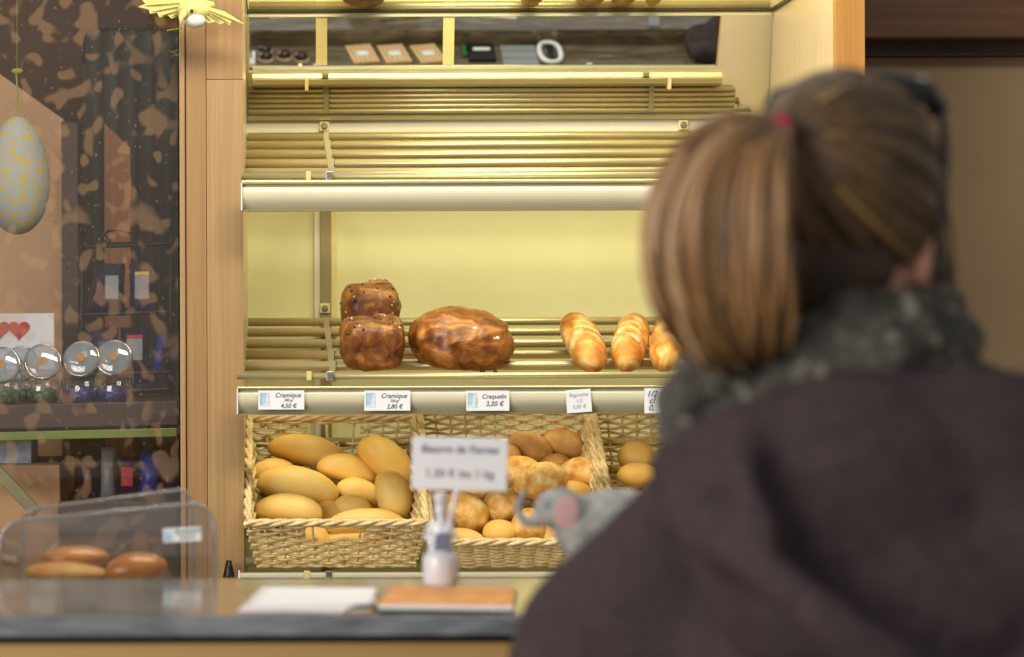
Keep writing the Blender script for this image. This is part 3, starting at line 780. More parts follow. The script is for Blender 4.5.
# bread on the glass shelf
b = MB(); b.tube([(XL+.006, 5.352, GZ+.016), (XR-.006, 5.352, GZ+.016)], .010, 12)
o = b.build('shelf_rod', 'alu', smooth=True); tag(o, 'metal rod along the ledge behind the glass shelf at the top', 'rod')
for px, wp, L_, ma, kind, lab in ((364, 50, .12, 'cramique', 'crusty', 'brown loaf on the glass shelf at the top, above the left upright'), (533, 22, .13, 'baguette', 'long', 'bread on the top glass shelf, leftmost of the golden ones'), (592, 30, .13, 'baguette', 'long', 'bread on the top glass shelf, middle of the golden ones'), (626, 24, .13, 'baguette', 'long', 'bread on the top glass shelf, rightmost of the golden ones'), (655, 14, .12, 'baguette', 'long', 'slim bread end on the top glass shelf beside the right upright')):
    dd = 5.333 - L_/2
    hh_ = .07 if ma == 'baguette' else .11
    b = MB(); b.ell((0, 0, 0), (wp/F*dd/2, L_/2, hh_/2), nu=28, nv=20, pw=.62, fn=lambda v: v*(1+noise.noise(v*30+Vector((px, 0, 0)))*.06))
    o = b.build('top_shelf_bread', ma, smooth=True); o.location = (X(px, dd), dd, GZ+.006+hh_*.5); tag(o, lab, 'loaf')

# ---------------------------------------------------------------- price tags on the rail
def ptag(px0, py0, px1, py1, lines, label, tilt=0, pic=True, group='price tags on the rail'):
    d = DR-.011; a, c = P(px0, py1, d), P(px1, py0, d); w_, h_ = c.x-a.x, c.z-a.z
    t = thing('price_tag', label, 'price tag', ((a.x+c.x)/2, d, (a.z+c.z)/2), (R(0), R(tilt), 0), group)
    b = MB(); b.box(-w_/2, w_/2, -.0006, .0006, -h_/2, h_/2); b.build('card', 'white', t)
    if pic:
        b = MB(); b.box(-w_/2+.003, -w_/2+.022, -.0009, -.0007, -h_/2+.006, h_/2-.004); b.build('pale_blue_picture', 'bluepic', t)
    for (tx, sz, x, z, sh, ink) in lines:
        lettering('lettering', tx, sz, ink, t, (x, -.0011, z), shear=sh, bold=.00008)
    return t
ptag(258, 390, 304, 409, [('Cramique', .0125, .0125, .009, .3, 'ink'), ('500 gr', .0065, .014, -.0005, .2, 'ink'), ('4,50 €', .0115, .014, -.0115, .2, 'ink')], 'white price tag reading Cramique 4,50 euro, leftmost on the rail')
ptag(364, 390.5, 410, 410.5, [('Cramique', .0125, .0125, .009, .3, 'ink'), ('250 gr', .0065, .014, -.0005, .2, 'ink'), ('2,80 €', .0115, .014, -.0115, .2, 'ink')], 'white price tag reading Cramique 2,80 euro under the raisin loaves')
ptag(466, 391, 509, 411, [('Craquelin', .0120, .0118, .008, .3, 'ink'), ('3,20 €', .013, .013, -.006, .2, 'ink')], 'white price tag reading Craquelin 3,20 euro under the big round loaf')
M['faint'] = plain('faded_ink', (176, 180, 192), .7)
ptag(566, 390, 591, 413, [('Baguette', .0105, .0, .012, .2, 'faint'), ('1/2', .010, .0, .0, .2, 'faint'), ('0,85 €', .010, .0, -.011, .2, 'faint')], 'faded square price tag stuck crooked on the rail under the baguettes', -4, False)
ptag(644, 389, 670, 414, [('1/2', .016, -.011, .013, .3, 'ink'), ('cl', .017, -.011, .0, .3, 'ink'), ('0,', .016, -.012, -.014, .3, 'ink')], 'price tag with thick handwriting next to the customer scarf', 0, False)

# ---------------------------------------------------------------- things on the ledge
# leaflet (sheets)
def flat_poly(name, pts, z0, z1, mat, label=None, cat=None):
    b = MB(); n = len(pts)
    b.add([(x, y, z0) for x, y in pts] + [(x, y, z1) for x, y in pts],
          [tuple(range(n)), tuple(range(2*n-1, n-1, -1))] + [(i, i+n, (i+1) % n+n, (i+1) % n) for i in range(n)])
    o = b.build(name, mat)
    if label: tag(o, label, cat)
    return o
def ledgept(px, py, h=0):
    d = (.30-h)*F/(py-VY); return (X(px, d), d)
o = flat_poly('leaflet', [ledgept(236, 612.5), ledgept(342, 614), ledgept(350, 608), ledgept(375, 604), ledgept(373, 589), ledgept(262, 588)], LZ+.0005, LZ+.002, 'print', 'white printed leaflet lying under the other paper at the ledge front', 'leaflet')
flat_poly('leaflet', [ledgept(250, 605, .004), ledgept(368, 603, .004), ledgept(376, 589, .004), ledgept(272, 587, .004)], LZ+.0022, LZ+.0045, 'white', 'upper white sheet lying on the printed leaflet', 'leaflet')
mg = thing('magazine', 'magazine with an orange cover lying on the ledge under the figurine', 'magazine', (X(450, 2.7), 2.7, LZ))
o = flat_poly('cover', [ledgept(377, 604, .007), ledgept(512, 606, .007), ledgept(514, 589, .007), ledgept(392, 586, .007)], LZ+.0065, LZ+.0075, 'orange'); o.parent = mg; o.matrix_parent_inverse = Matrix.Translation(-mg.location)
o = flat_poly('pages', [ledgept(377, 605, .007), ledgept(512, 607, .007), ledgept(514, 590, .007), ledgept(392, 587, .007)], LZ+.003, LZ+.0064, 'white'); o.parent = mg; o.matrix_parent_inverse = Matrix.Translation(-mg.location)
o = flat_poly('back_cover', [ledgept(372, 606, .004), ledgept(513, 608, .004), ledgept(516, 590, .004), ledgept(390, 588, .004)], LZ+.0006, LZ+.0028, 'black'); o.parent = mg; o.matrix_parent_inverse = Matrix.Translation(-mg.location)

# figurine with the price sign
FD = 2.75; fz = LZ+.0078; s = FD/F
fg = thing('baker_figurine', 'small white ceramic baker figurine holding up the butter price sign', 'figurine', (X(440, FD), FD, fz))
b = MB(); b.lathe([(17*s, 0), (18*s, 4*s), (18*s, 26*s), (17*s, 30*s), (12*s, 33*s)], 24); b.build('plinth', 'porcelain', fg, smooth=True, bevel=.001)
b = MB(); HZ = 33*s
b.cap((0, 0, HZ+2*s), (0, 0, HZ+26*s), 13*s, 8*s); b.ell((0, 0, HZ+22*s), (12*s, 8*s, 10*s)); b.cap((0, 0, HZ+30*s), (0, 0, HZ+40*s), 4*s, 4*s)
b.ell((0, 0, HZ+42*s), (6.5*s, 6.5*s, 7.5*s)); b.ell((0, -6*s, HZ+41*s), (1.6*s, 2*s, 1.6*s))
b.cap((-9*s, 0, HZ+27*s), (-14*s, -5*s, HZ+14*s), 4*s, 3*s); b.cap((-14*s, -5*s, HZ+14*s), (-6*s, -10*s, HZ+12*s), 3*s, 2.6*s)
b.cap((9*s, 0, HZ+27*s), (13*s, -5*s, HZ+15*s), 4*s, 3*s); b.cap((13*s, -5*s, HZ+15*s), (5*s, -9*s, HZ+22*s), 3*s, 2.6*s)
blob(b, 'figure', 'porcelain', fg, .0012, 2)
b = MB(); b.lathe([(6*s, 0), (6*s, 4*s), (7.5*s, 7*s), (6*s, 12*s), (2*s, 13*s)], 16, Matrix.Translation((0, 0, HZ+47*s))); b.build('baker_hat', 'porcelain', fg, smooth=True)
b = MB(); b.prism([(-8*s, HZ+2*s), (9*s, HZ+2*s), (6*s, HZ+20*s), (-6*s, HZ+20*s)], -13*s, -11.5*s); b.build('apron', 'greyblue', fg, bevel=.001)
sg = thing('price_sign', 'blurred white card on a stick reading Beurre de Ferme with a price', 'sign', (X(458.5, FD-.02), FD-.03, Z(464, FD-.03)), (0, R(1.6), 0))
b = MB(); b.box(-47*s, 47*s, -.0008, .0008, -26*s, 26*s); b.build('card', 'white', sg, bevel=.0006)
M['signink'] = plain('blue_black_ink', (58, 58, 96), .7)
lettering('lettering', 'Beurre de Ferme', .0125, 'signink', sg, (0, -.0013, 14*s), bold=.0001)
lettering('lettering', '1,30 € les 1 kg', .0130, 'signink', sg, (0, -.0013, -10*s), bold=0)
b = MB(); b.tube([(0*s, .003, -20*s), (-6*s, .004, -45*s), (-9*s, .006, -66*s)], .0026, 8); b.build('stick', 'porcelain', sg)

# toy elephant
ED = 2.70; s = ED/F; ez = LZ
def E(px, py, dy=0): return Vector((X(px, ED), ED+dy, Z(py, ED)))
el = thing('toy_elephant', 'grey plush toy elephant with a raised trunk and pink ear', 'toy', (X(600, ED), ED, LZ))
def ep(mb, name, mat, vox=None, **k):
    o = blob(mb, name, mat, el, vox, 4) if vox else mb.build(name, mat, el, **k)
    o.matrix_parent_inverse = Matrix.Translation(-el.location); return o
b = MB()
b.ell(E(618, 526), (62*s, 40*s, 37*s)); b.ell(E(590, 528), (38*s, 34*s, 33*s)); b.ell(E(652, 530), (38*s, 38*s, 38*s))
b.ell(E(554, 510), (21*s, 20*s, 20*s), (0, 0, 0))
b.cap(E(570, 516), E(590, 522), 22*s, 26*s)
tr = [(546, 514), (536, 521), (526, 523), (519, 517), (517, 507), (521, 498), (523, 493)]
rr = [10, 7.5, 5.6, 4.6, 4.2, 3.8, 3.6]
for i in range(len(tr)-1): b.cap(E(*tr[i]), E(*tr[i+1]), rr[i]*s, rr[i+1]*s)
zf = Z(594, ED)
for lx, ly in ((576, -18), (584, 20), (648, -18), (652, 20)):
    p = E(lx, 545, ly*s); b.cap(p, Vector((p.x, p.y, LZ+11*s)), 12.5*s, 11*s)
ep(b, 'body', 'plush', .0022)
for sy in (-1, 1):
    b = MB(); c = E(564, 511, sy*24*s)
    b.ell(c, (17*s, 3.2*s, 23*s), (R(-12*sy), R(12), R(18*sy))); ep(b, 'ear', 'plush', smooth=True)
    b = MB(); c = E(563, 511, sy*27*s)
    b.ell(c, (12.5*s, 1.8*s, 18*s), (R(-12*sy), R(12), R(18*sy))); o = ep(b, 'ear_lining', 'pink', smooth=True)
    b = MB(); b.ell(E(545, 505, sy*17*s), (1.8*s, 1.8*s, 1.8*s)); ep(b, 'eye', 'black', smooth=True)
b = MB(); b.tube([E(688, 520), E(696, 530), E(698, 548)], [2.6*s, 2.2*s, 1.5*s], 8); ep(b, 'tail', 'plush', smooth=True)

# ---------------------------------------------------------------- clear box with pastries, on the worktop
BD = 3.05
bx = thing('clear_display_box', 'clear acrylic pastry box with rounded corners at the left of the counter', 'display box', (X(108, BD), BD, WZ))
def bp(mb, name, mat, **k):
    o = mb.build(name, mat, bx, **k); o.matrix_parent_inverse = Matrix.Translation(-bx.location); return o
def uprof(l, r, tl, tr_, rad, d, bot):
    """open profile: left foot, rounded top, right foot"""
    pts = [Vector((X(l-4, d), 0, bot))]
    for cx, cz, a0 in ((l+rad, tl+rad, 180), (r-rad, tr_+rad, 90)):
        for k in range(9):
            a = R(a0 - 90*k/8); pts.append(Vector((X(cx+rad*math.cos(a), d), 0, Z(cz-rad*math.sin(a), d))))
    pts.append(Vector((X(r+4, d), 0, bot)))
    return pts
pf = uprof(0, 213, 519, 503, 22, BD, WZ+.002); pb = uprof(24, 190, 507, 489, 12, BD+.2, WZ+.002)
pm = [p.copy() for p in pf]
b = MB(); n = len(pf)
vs = [(p.x, BD, p.z) for p in pf] + [(p.x, BD+.2, p.z) for p in pb]
# side shell (left and right walls only, open at the top back)
for rg in (range(0, 5), range(n-6, n-1)):
    ks = list(rg) + [rg[-1]+1]; mm = len(ks)
    b = MB(); b.add([vs[i] for i in ks] + [vs[i+n] for i in ks], [(i, i+1, i+1+mm, i+mm) for i in range(mm-1)]); bp(b, 'side_wall', 'acryl', smooth=True)
b = MB(); b.add([(p.x, BD, p.z) for p in pf], [tuple(range(n))]); bp(b, 'front_wall', 'acryl')
b = MB(); b.add([(p.x, BD+.2, p.z) for p in pb], [tuple(range(n))]); bp(b, 'lid', 'acryl')
b = MB(); b.tube([(p.x, BD, p.z) for p in pf], .0026, 8); bp(b, 'rim', 'acrylrim', smooth=True)
b = MB(); b.tube([(p.x, BD+.2, p.z) for p in pb], .0022, 8); bp(b, 'lid_rim', 'acrylrim', smooth=True)
b = MB(); b.box(X(0, BD), X(213, BD), BD+.004, BD+.19, WZ+.001, WZ+.005); bp(b, 'tray', 'greypl', bevel=.001)
lb = thing('price_tag', 'small white price tag stuck on the clear pastry box', 'price tag', (X(181.5, BD), BD-.0035, Z(533.5, BD)), (0, R(-3), 0))
b = MB(); b.box(-19*BD/F, 19*BD/F, -.0004, .0004, -7*BD/F, 7*BD/F); b.build('card', 'white', lb)
b = MB(); b.box(-18*BD/F, -10*BD/F, -.0007, -.0005, -6*BD/F, 5*BD/F); b.build('pale_blue_picture', 'bluepic', lb)
lettering('lettering', 'Sandwich', .0085, 'ink', lb, (5*BD/F, -.0008, 3*BD/F), shear=.3)
lettering('lettering', '0,50 €', .007, 'ink', lb, (5*BD/F, -.0008, -3*BD/F))
def pastry(px, py, Lp, Wp, Hp, d, mat, name, label, seed, rot=0):
    off = Vector((seed, seed*2, 0)); L, W_, H_ = Lp/F*d, Wp/F*d, Hp/F*d
    def fn(v): return v*(1+noise.noise(v*25+off)*.09)
    b = MB(); b.ell((0, 0, 0), (L/2, W_/2, H_/2), nu=32, nv=18, fn=fn); o = b.build(name, mat, smooth=True)
    o.location = P(px, py, d); o.location.z = max(o.location.z, WZ+.005+H_/2*.93); o.rotation_euler = (0, R(rot), R(5)); return tag(o, label, 'pastry')
pastry(135, 568, 64, 40, 33, BD+.06, 'glazed', 'glazed_roll', 'glossy brown oval roll inside the clear box', 3, -6)
pastry(66, 572, 84, 46, 22, BD+.06, 'pastry', 'flat_pastry', 'flat pale pastry at the left inside the clear box', 5, 3)
pastry(75, 556, 66, 40, 24, BD+.14, 'glazed', 'glazed_roll', 'dim brown roll at the back of the clear box', 7, 0)

# ---------------------------------------------------------------- things on the worktop that the mirror shows
def waffle(cx, cy, rz, label):
    t = thing('waffle_packet', label, 'waffle packet', (cx, cy, WZ), (0, 0, R(rz)), 'waffle packets on the worktop')
    b = MB(); b.box(-.042, .042, -.075, .075, 0, .006); b.build('waffle', 'waffle', t); b = MB()
    for i in range(6): x = -.038+i*.0152; b.box(x-.0025, x+.0025, -.075, .075, .006, .012)
    for j in range(10): y = -.071+j*.0158; b.box(-.042, .042, y-.0025, y+.0025, .006, .0118)
    b.build('waffle_grid', 'wafflelight', t)
    b = MB(); b.box(-.018, .018, -.014, .02, .0125, .0132); b.build('label', 'white', t)
waffle(.285, 2.995, -10, 'packet of waffles, leftmost of three seen in the mirror')
waffle(.39, 2.995, -10, 'packet of waffles, middle of three seen in the mirror')
waffle(.50, 2.995, -12, 'packet of waffles, rightmost of three seen in the mirror')
for i, (cx, cy, lab) in enumerate([(-.035, 2.97, 'chocolate topped marshmallow cake at the far end of the cluster in the mirror'), (-.03, 3.03, 'chocolate topped marshmallow cake nearest the rack in the mirror'), (.03, 3.02, 'chocolate topped marshmallow cake at the right of the cluster in the mirror'), (.085, 3.035, 'chocolate marshmallow cake alone towards the waffle packets in the mirror')]):
    t = thing('marshmallow_cake', lab, 'cake', (cx, cy, WZ), (0, 0, 0), 'marshmallow cakes on the worktop')
    b = MB(); b.lathe([(.024, 0), (.026, .004), (.025, .012)], 20); b.build('wafer_base', 'marsh', t)
    b = MB(); b.ell((0, 0, .014), (.023, .023, .020)); b.build('chocolate_dome', 'choc', t, smooth=True)
b = MB(); b.box(-.10, -.065, 2.99, 3.10, WZ, WZ+.02); tag(b.build('carton', 'white', bevel=.002), 'small white carton beside the marshmallow cakes in the mirror', 'box')
t = thing('bag_dispenser', 'white oval ring dispenser standing on the worktop, seen in the mirror', 'dispenser', (.90, 2.99, WZ))
pts = [(.034*math.copysign(abs(math.cos(a))**.8, math.cos(a)), .085*math.copysign(abs(math.sin(a))**.8, math.sin(a)), .010) for a in [2*math.pi*k/40 for k in range(40)]]
b = MB(); b.tube(pts, .009, 8, closed=True); b.build('ring', 'white', t, smooth=True)
b = MB(); b.box(-.006, .012, -.06, .06, .001, .016); b.build('roll_holder', 'black', t, bevel=.002)
t = thing('dark_tray', 'black tray with a white label beside the grey tray, seen in the mirror', 'tray', (.68, 2.98, WZ))
b = MB(); b.box(-.05, .04, -.07, .07, 0, .012); b.build('tray_body', 'black', t, bevel=.003)
b = MB(); b.box(-.03, .025, -.03, -.005, .0122, .013); b.build('label', 'white', t)
b = MB(); b.box(-.065, -.052, -.06, .03, 0, .012); b.build('green_end', 'leaf', t, bevel=.003)
b = MB(); b.box(.74, .855, 2.93, 3.10, WZ, WZ+.012); b.box(.74, .855, 2.98, 2.985, WZ+.012, WZ+.015); b.box(.74, .855, 3.04, 3.045, WZ+.012, WZ+.015)
tag(b.build('grey_tray', 'greypl', bevel=.002), 'ribbed grey tray left of the white ring dispenser in the mirror', 'tray')
b = MB(); b.box(-.1, .1, -.07, .07, 0, .003); o = b.build('folded_newspaper', 'print'); o.location = (.72, 2.72, LZ+.0003); o.rotation_euler = (0, 0, R(12)); tag(o, 'folded paper on the ledge, seen in the mirror above the trays', 'paper')
t = thing('figure_standin_cloth', 'dark and blue cloth added on the worktop for a clothed figure reflected at the right of the mirror', 'coat', (1.46, 2.99, WZ))  # cloth added in place of a clothed figure in the reflection
b = MB(); b.ell((0, 0, .05), (.12, .08, .05), pw=.7); b.ell((.03, -.01, .09), (.09, .07, .04)); b.ell((0, .06, .04), (.12, .08, .04), pw=.7); o = blob(b, 'standin_dark_cloth', 'jacket', t, .006, 4, (.012, 14))
b = MB(); b.ell((.05, .13, .025), (.08, .05, .025), pw=.7); o = blob(b, 'blue_cloth', 'jeans', t, .006, 4)
b = MB(); b.box(-.018, .018, -.2, .25, 0, .012); o = b.build('grey_cutting_strip', 'greypl'); o.location = (1.27, 2.75, LZ+.0003); o.rotation_euler = (0, 0, R(8)); o.scale = (1, .6, 1); tag(o, 'pale grey strip lying across the ledge beside the dark and blue cloth', 'strip')

# ---------------------------------------------------------------- yellow bird ornament on the post
bd_ = 4.66; s = bd_/F
bird = thing('bird_ornament', 'yellow feathered bird ornament with spread wings at the top of the post', 'ornament', P(190, 12, bd_))
def B3(px, py, dy=0): return Vector(((px-190)*s, dy, (12-py)*s))
b = MB(); b.ell(B3(196, 9), (15*s, 12*s, 11*s), (0, R(15), 0)); b.ell(B3(188, 10, -.008), (10*s, 10*s, 10*s)); b.cap(B3(196, 6, .01), B3(212, 2, .03), 9*s, 4*s)
blob(b, 'body', 'yellow', bird, .0025, 3)
b = MB(); b.ell(B3(196, 20, -.006), (11*s, 9*s, 8*s)); b.build('breast', 'featherw', bird, smooth=True)
b = MB(); b.tube([B3(186, 12, -.02), B3(183, 19, -.034), B3(182, 27, -.036)], [5*s, 3*s, .5*s], 8); b.build('beak', 'yellow', bird, smooth=True)
b = MB(); b.ell(B3(193.3, 12, -.026), (1.7*s, 1.7*s, 1.9*s)); b.build('eye', 'black', bird, smooth=True)
def feather(mb, a, c, w_):
    a = Vector(a); c = Vector(c); n = 9; L = (c-a)
    pts = [a+L*(k/(n-1)) for k in range(n)]
    mb.tube(pts, [max(.0006, w_*math.sin(math.pi*min(.96, .12+.8*k/(n-1)))) for k in range(n)], 8, flat=.25)
def wing(poly, ribs):
    b = MB(); b.prism([((px-190)*s, (12-py)*s) for px, py in poly], -.003, .003)
    for a, c in ribs: feather(b, B3(*a, -.003), B3(*c, -.003), 3.2*s)
    b.build('wing', 'yellow', bird, bevel=.001)
wing([(190, -4), (150, -8), (141, -3), (147, 3), (139, 6), (150, 9), (151, 13), (158, 12), (161, 17), (168, 14), (173, 18), (179, 15), (186, 12)], [((186, 2), (145, 5)), ((186, 5), (153, 11)), ((187, 8), (162, 15)), ((187, 9), (173, 16))])
wing([(202, 1), (212, 7), (226, 11), (240, 20), (246, 24), (240, 23), (233, 20), (231, 25), (226, 22), (221, 24), (217, 21), (210, 23), (203, 19)], [((204, 8), (231, 23)), ((204, 9), (222, 22)), ((204, 7), (243, 23)), ((204, 11), (212, 21))])
b = MB(); b.tube([B3(196, -2), B3(200, -40)], .0008, 6); b.build('string', 'green', bird)
b = MB(); b.tube([B3(184, 27, 0), B3(168, 30, -.004)], .0014, 6); b.build('claw', 'green', bird)
b = MB(); 
for q in ((168, 47, 180, 52), (170, 53, 180, 51), (171, 49, 179, 46)): feather(b, B3(q[2], q[3], .05), B3(q[0], q[1], .045), .003)
t = b.build('leaf_sprig', 'green'); t.location = bird.location; tag(t, 'small yellow green sprig poking out beside the post below the bird', 'sprig')

# ---------------------------------------------------------------- glazed display at the left
GD = 4.80
t = thing('glazed_partition', 'blotched glass pane filling the space left of the cabinet post', 'glass partition', (-.6, GD, 0))
b = MB(); b.box(-1.4+.6, X(180, GD)+.6-.003, 0, .004, .9, 2.6); b.build('pane', 'pane', t)
b = MB(); b.box(-1.4+.6, X(181, GD)+.6, -.006, .012, .86, .9); b.build('bottom_bead', 'post2', t)
# shelf board behind the glass
t = thing('display_shelf', 'dark wooden shelf behind the glass carrying the sweet jars', 'shelf', (-.6, 4.95, Z(404, 4.95)))
zs = Z(404, 4.95); t.rotation_euler = (0, R(-1.2), 0)
b = MB(); b.box(-.7, X(178, 4.95)+.6, 0, .48, -.05, 0); b.build('board', 'darkwood', t, bevel=.003)
b = MB(); b.box(-.7, X(176, 4.95)+.6, -.02, .48, -.072, -.055); b.build('green_glass_layer', 'greenedge', t, bevel=.001)
# hanging egg
e = thing('egg_ornament', 'large hanging cloth egg with a yellow daisy print behind the glass', 'ornament', P(18, 174, 4.98))
def fne(v): return Vector((v.x*(1-.12*v.z/.12), v.y*(1-.12*v.z/.12), v.z))
b = MB(); b.ell((0, 0, 0), (.066, .066, .122), nu=32, nv=22, fn=fne); b.build('shell', 'egg', e, smooth=True)
b = MB(); b.tube([(0, 0, .12), (.001, 0, .17), (-.002, 0, .21)], .002, 6)
b.ell((0, 0, .215), (.012, .004, .006)); b.tube([(0, 0, .215), (0, 0, .8)], .0006, 5); b.build('hanging_string', 'green', e)
# backdrop pieces
def vprism(name, pts, d, th, mat, label=None, cat=None, kind=None):
    poly = [(X(px, d), Z(py, d)) for px, py in pts]
    b = MB(); b.prism(poly, d, d+th); o = b.build(name, mat)
    if label: tag(o, label, cat)
    return o
vprism('lit_wall_panel', [(-60, 30), (0, 72), (64, 118), (62, 950), (-60, 950)], 5.75, .03, 'tan', 'sunlit patch of wall built as a tan panel with a sloping top edge behind the hanging egg', 'panel')  # lit wall patch: sunlight put into the panel's shape and colour
vprism('slim_post', [(62, 120), (78, 122), (78, 950), (62, 950)], 5.60, .05, 'darkwood', 'slim dark post at the edge of the sunlit wall patch', 'post')
t = thing('hanging_curtain', 'dark grey green curtain hanging behind the wire rack', 'curtain', P(140, 30, 5.95))
b = MB(); n = 60; x0, x1 = X(84, 5.95)-t.location.x, X(236, 5.95)-t.location.x; vs = []
for i in range(n+1):
    xx = x0+(x1-x0)*i/n; yy = .012*math.sin(i*.9); vs += [(xx, yy, 0), (xx, yy, -2.18)]
b.add(vs, [(2*i, 2*i+2, 2*i+3, 2*i+1) for i in range(n)]); o = b.build('cloth', 'curtain', t, smooth=True); sm = o.modifiers.new('t', 'SOLIDIFY'); sm.thickness = .003
b = MB(); b.tube([(x0-.005, 0, .005), (x1, 0, .005)], .005, 8); b.tube([(x0, 0, .0), (x0, 0, -.08)], .004, 8); b.build('rail', 'iron', t)
vprism('pointed_post', [(105, 122), (131, 147), (129, 950), (104, 950)], 5.70, .05, 'brownpost', 'brown wooden post with a slanted top behind the wire rack', 'post')
# heart card
t = thing('heart_card', 'white card with two red hearts standing behind the jars', 'card', P(20, 330, 5.32))
k = 5.32/F
b = MB(); b.box(-40*k, 34*k, 0, .003, -38*k, 18*k); b.build('card', 'white', t)
def heart(cx, cz, sc_):
    pts = []
    for q in range(36):
        a = 2*math.pi*q/36; pts.append((cx+sc_*16*math.sin(a)**3/16, cz+sc_*(13*math.cos(a)-5*math.cos(2*a)-2*math.cos(3*a)-math.cos(4*a))/16))
    return pts
for cx in (-21, -1):
    b = MB(); b.prism(heart(cx*k, 2*k, 10.5*k), -.004, -.0005); b.build('heart', 'red', t, bevel=.001)
# wire rack
RD = 5.30
wr = thing('wire_rack', 'black wire rack with scrollwork holding purple packets', 'wire rack', P(128, 395, RD))
def W3(px, py, dy=0): return P(px, py, RD) - P(128, 395, RD) + Vector((0, dy, 0))
for px, top in ((82, 232), (171, 222)):
    b = MB(); b.tube([W3(px, top), W3(px, 394)], .0065, 8); b.ell(W3(px, top-2), (.009, .009, .009)); b.build('post', 'iron', wr, smooth=True)
for px in (92, 164):
    b = MB(); b.tube([W3(px, 234, .16), W3(px, 394, .16)], .004, 8); b.build('post', 'iron', wr, smooth=True)
b = MB()
arc = [(92, 246), (100, 240), (108, 230), (120, 229), (132, 233), (145, 240), (160, 242), (170, 241)]
b.tube([W3(*p) for p in arc], .0028, 6)
for cx, cy in ((105, 238), (160, 234)):
    b.tube([W3(cx+(6-q*.35)*math.cos(q*.7), cy+(6-q*.35)*math.sin(q*.7)) for q in range(14)], .0024, 6)
b.build('scrollwork', 'iron', wr, smooth=True)
for py in (246, 314, 374, 391):
    b = MB(); b.tube([W3(80, py), W3(172, py-3)], .0042, 8); b.tube([W3(90, py-6, .16), W3(166, py-8, .16)], .003, 8)
    if py > 250:
        for q in range(12): px = 84+q*7.7; b.tube([W3(px, py, 0), W3(px, py-6, .16)], .0016, 6)
    b.build('shelf_wires', 'iron', wr)
def packet(px0, py0, px1, py1, d, label, mat='purple', lab=None, top=None, lean=0):
    c = P((px0+px1)/2, py1, d); w_, h_ = (px1-px0)/F*d, (py1-py0)/F*d
    t = thing('sweets_packet', label, 'packet', c, (R(-8), R(lean), 0), 'packets in the wire rack')
    b = MB(); n = 8; vs = []; fs = []
    for i in range(n+1):
        v = i/n; th = .022*math.sin(math.pi*min(1, v*.9+.08))+.002; ww = w_/2*(1-.04*math.sin(math.pi*v))
        for j in range(9):
            u = j/8*2-1; vs.append((u*ww, -th*(1-u*u)**.5, v*h_))
        for j in range(9):
            u = 1-j/8*2; vs.append((u*ww, th*(1-u*u)**.5, v*h_))
    for i in range(n):
        for j in range(18): fs.append((i*18+j, i*18+(j+1) % 18, (i+1)*18+(j+1) % 18, (i+1)*18+j))
    fs.append(tuple(range(18))); fs.append(tuple(n*18+j for j in range(18)))
    b.add(vs, fs); b.build('pouch', mat, t, smooth=True)
    if lab:
        b = MB(); b.box(-w_*.26, w_*.26, -.027, -.0235, h_*.25, h_*.72); b.build('label', lab, t)
    if top:
        b = MB(); b.box(-w_*.26, w_*.26, -.026, -.0225, h_*.73, h_*.8); b.build('label_band', top, t)
packet(100, 262, 125, 312, RD+.05, 'purple packet at the left of the upper wire shelf', lab='greypl')
packet(129, 262, 156, 312, RD+.05, 'purple packet with a pale label and yellow band on the upper wire shelf', lab='greypl', top='yel')
packet(86, 268, 100, 312, RD+.08, 'narrow dark packet leaning at the left post of the wire rack', 'purple', lean=12)
packet(82, 326, 118, 372, RD+.05, 'wide purple packet at the left of the lower wire shelf')
packet(120, 326, 150, 372, RD+.05, 'purple packet with a red band on the lower wire shelf', top='red', lab='greypl')
packet(152, 334, 162, 372, RD+.05, 'slim blue packet at the right of the lower wire shelf', 'blue', lean=8)
packet(126, 378, 168, 392, RD+.05, 'low purple packet lying on the bottom of the wire rack')
# jars
def jar(px, py, d, candy, label):
    k = d/F; base = Z(404, 4.95)
    c = P(px, 0, d); c.z = base + .002
    t = thing('sweet_jar', label, 'jar', c, (0, 0, 0), 'swing lid jars on the display shelf')
    b = MB(); b.lathe([(.030, 0), (.036, .006), (.037, .030), (.034, .044), (.036, .048)], 24, cap=False); b.build('jar_body', 'glass', t, smooth=True)
    b = MB(); b.lathe([(.027, .002), (.033, .007), (.034, .024), (.020, .030), (.004, .032)], 20); b.build('sweets', candy, t, smooth=True)
    cz = Z(py, d) - base - .002
    mt = Matrix.Translation((0, -.005, cz)) @ Matrix.Rotation(R(72), 4, 'X') @ Matrix.Rotation(R(random.uniform(-12, 12)), 4, 'Y')
    b = MB(); b.lathe([(.037, -.006), (.040, 0), (.037, .006), (.030, .009), (.012, .011)], 28, mt); ld = b.build('lid', 'milky', t, smooth=True)
    b = MB(); b.tube([mt @ Vector((.037*math.cos(a), .037*math.sin(a), .004)) for a in [2*math.pi*q/28 for q in range(28)]], .0026, 8, closed=True); b.build('lid_ring', 'steelglass', ld, smooth=True)
    b = MB(); b.lathe([(.008, .0112), (.010, .013), (.002, .0132)], 6, mt); b.build('sticker', 'cork', ld)
    b = MB(); b.tube([(.037, 0, .03), (.041, .0, cz*.7), (.033, .0, cz)], .0013, 6); b.tube([(-.037, 0, .03), (-.041, .0, cz*.7), (-.033, .0, cz)], .0013, 6); b.build('wire_clasp', 'steel', t)
M['steelglass'] = clear('thick_glass_ring', (.6, .66, .7), .4, .8, .1)
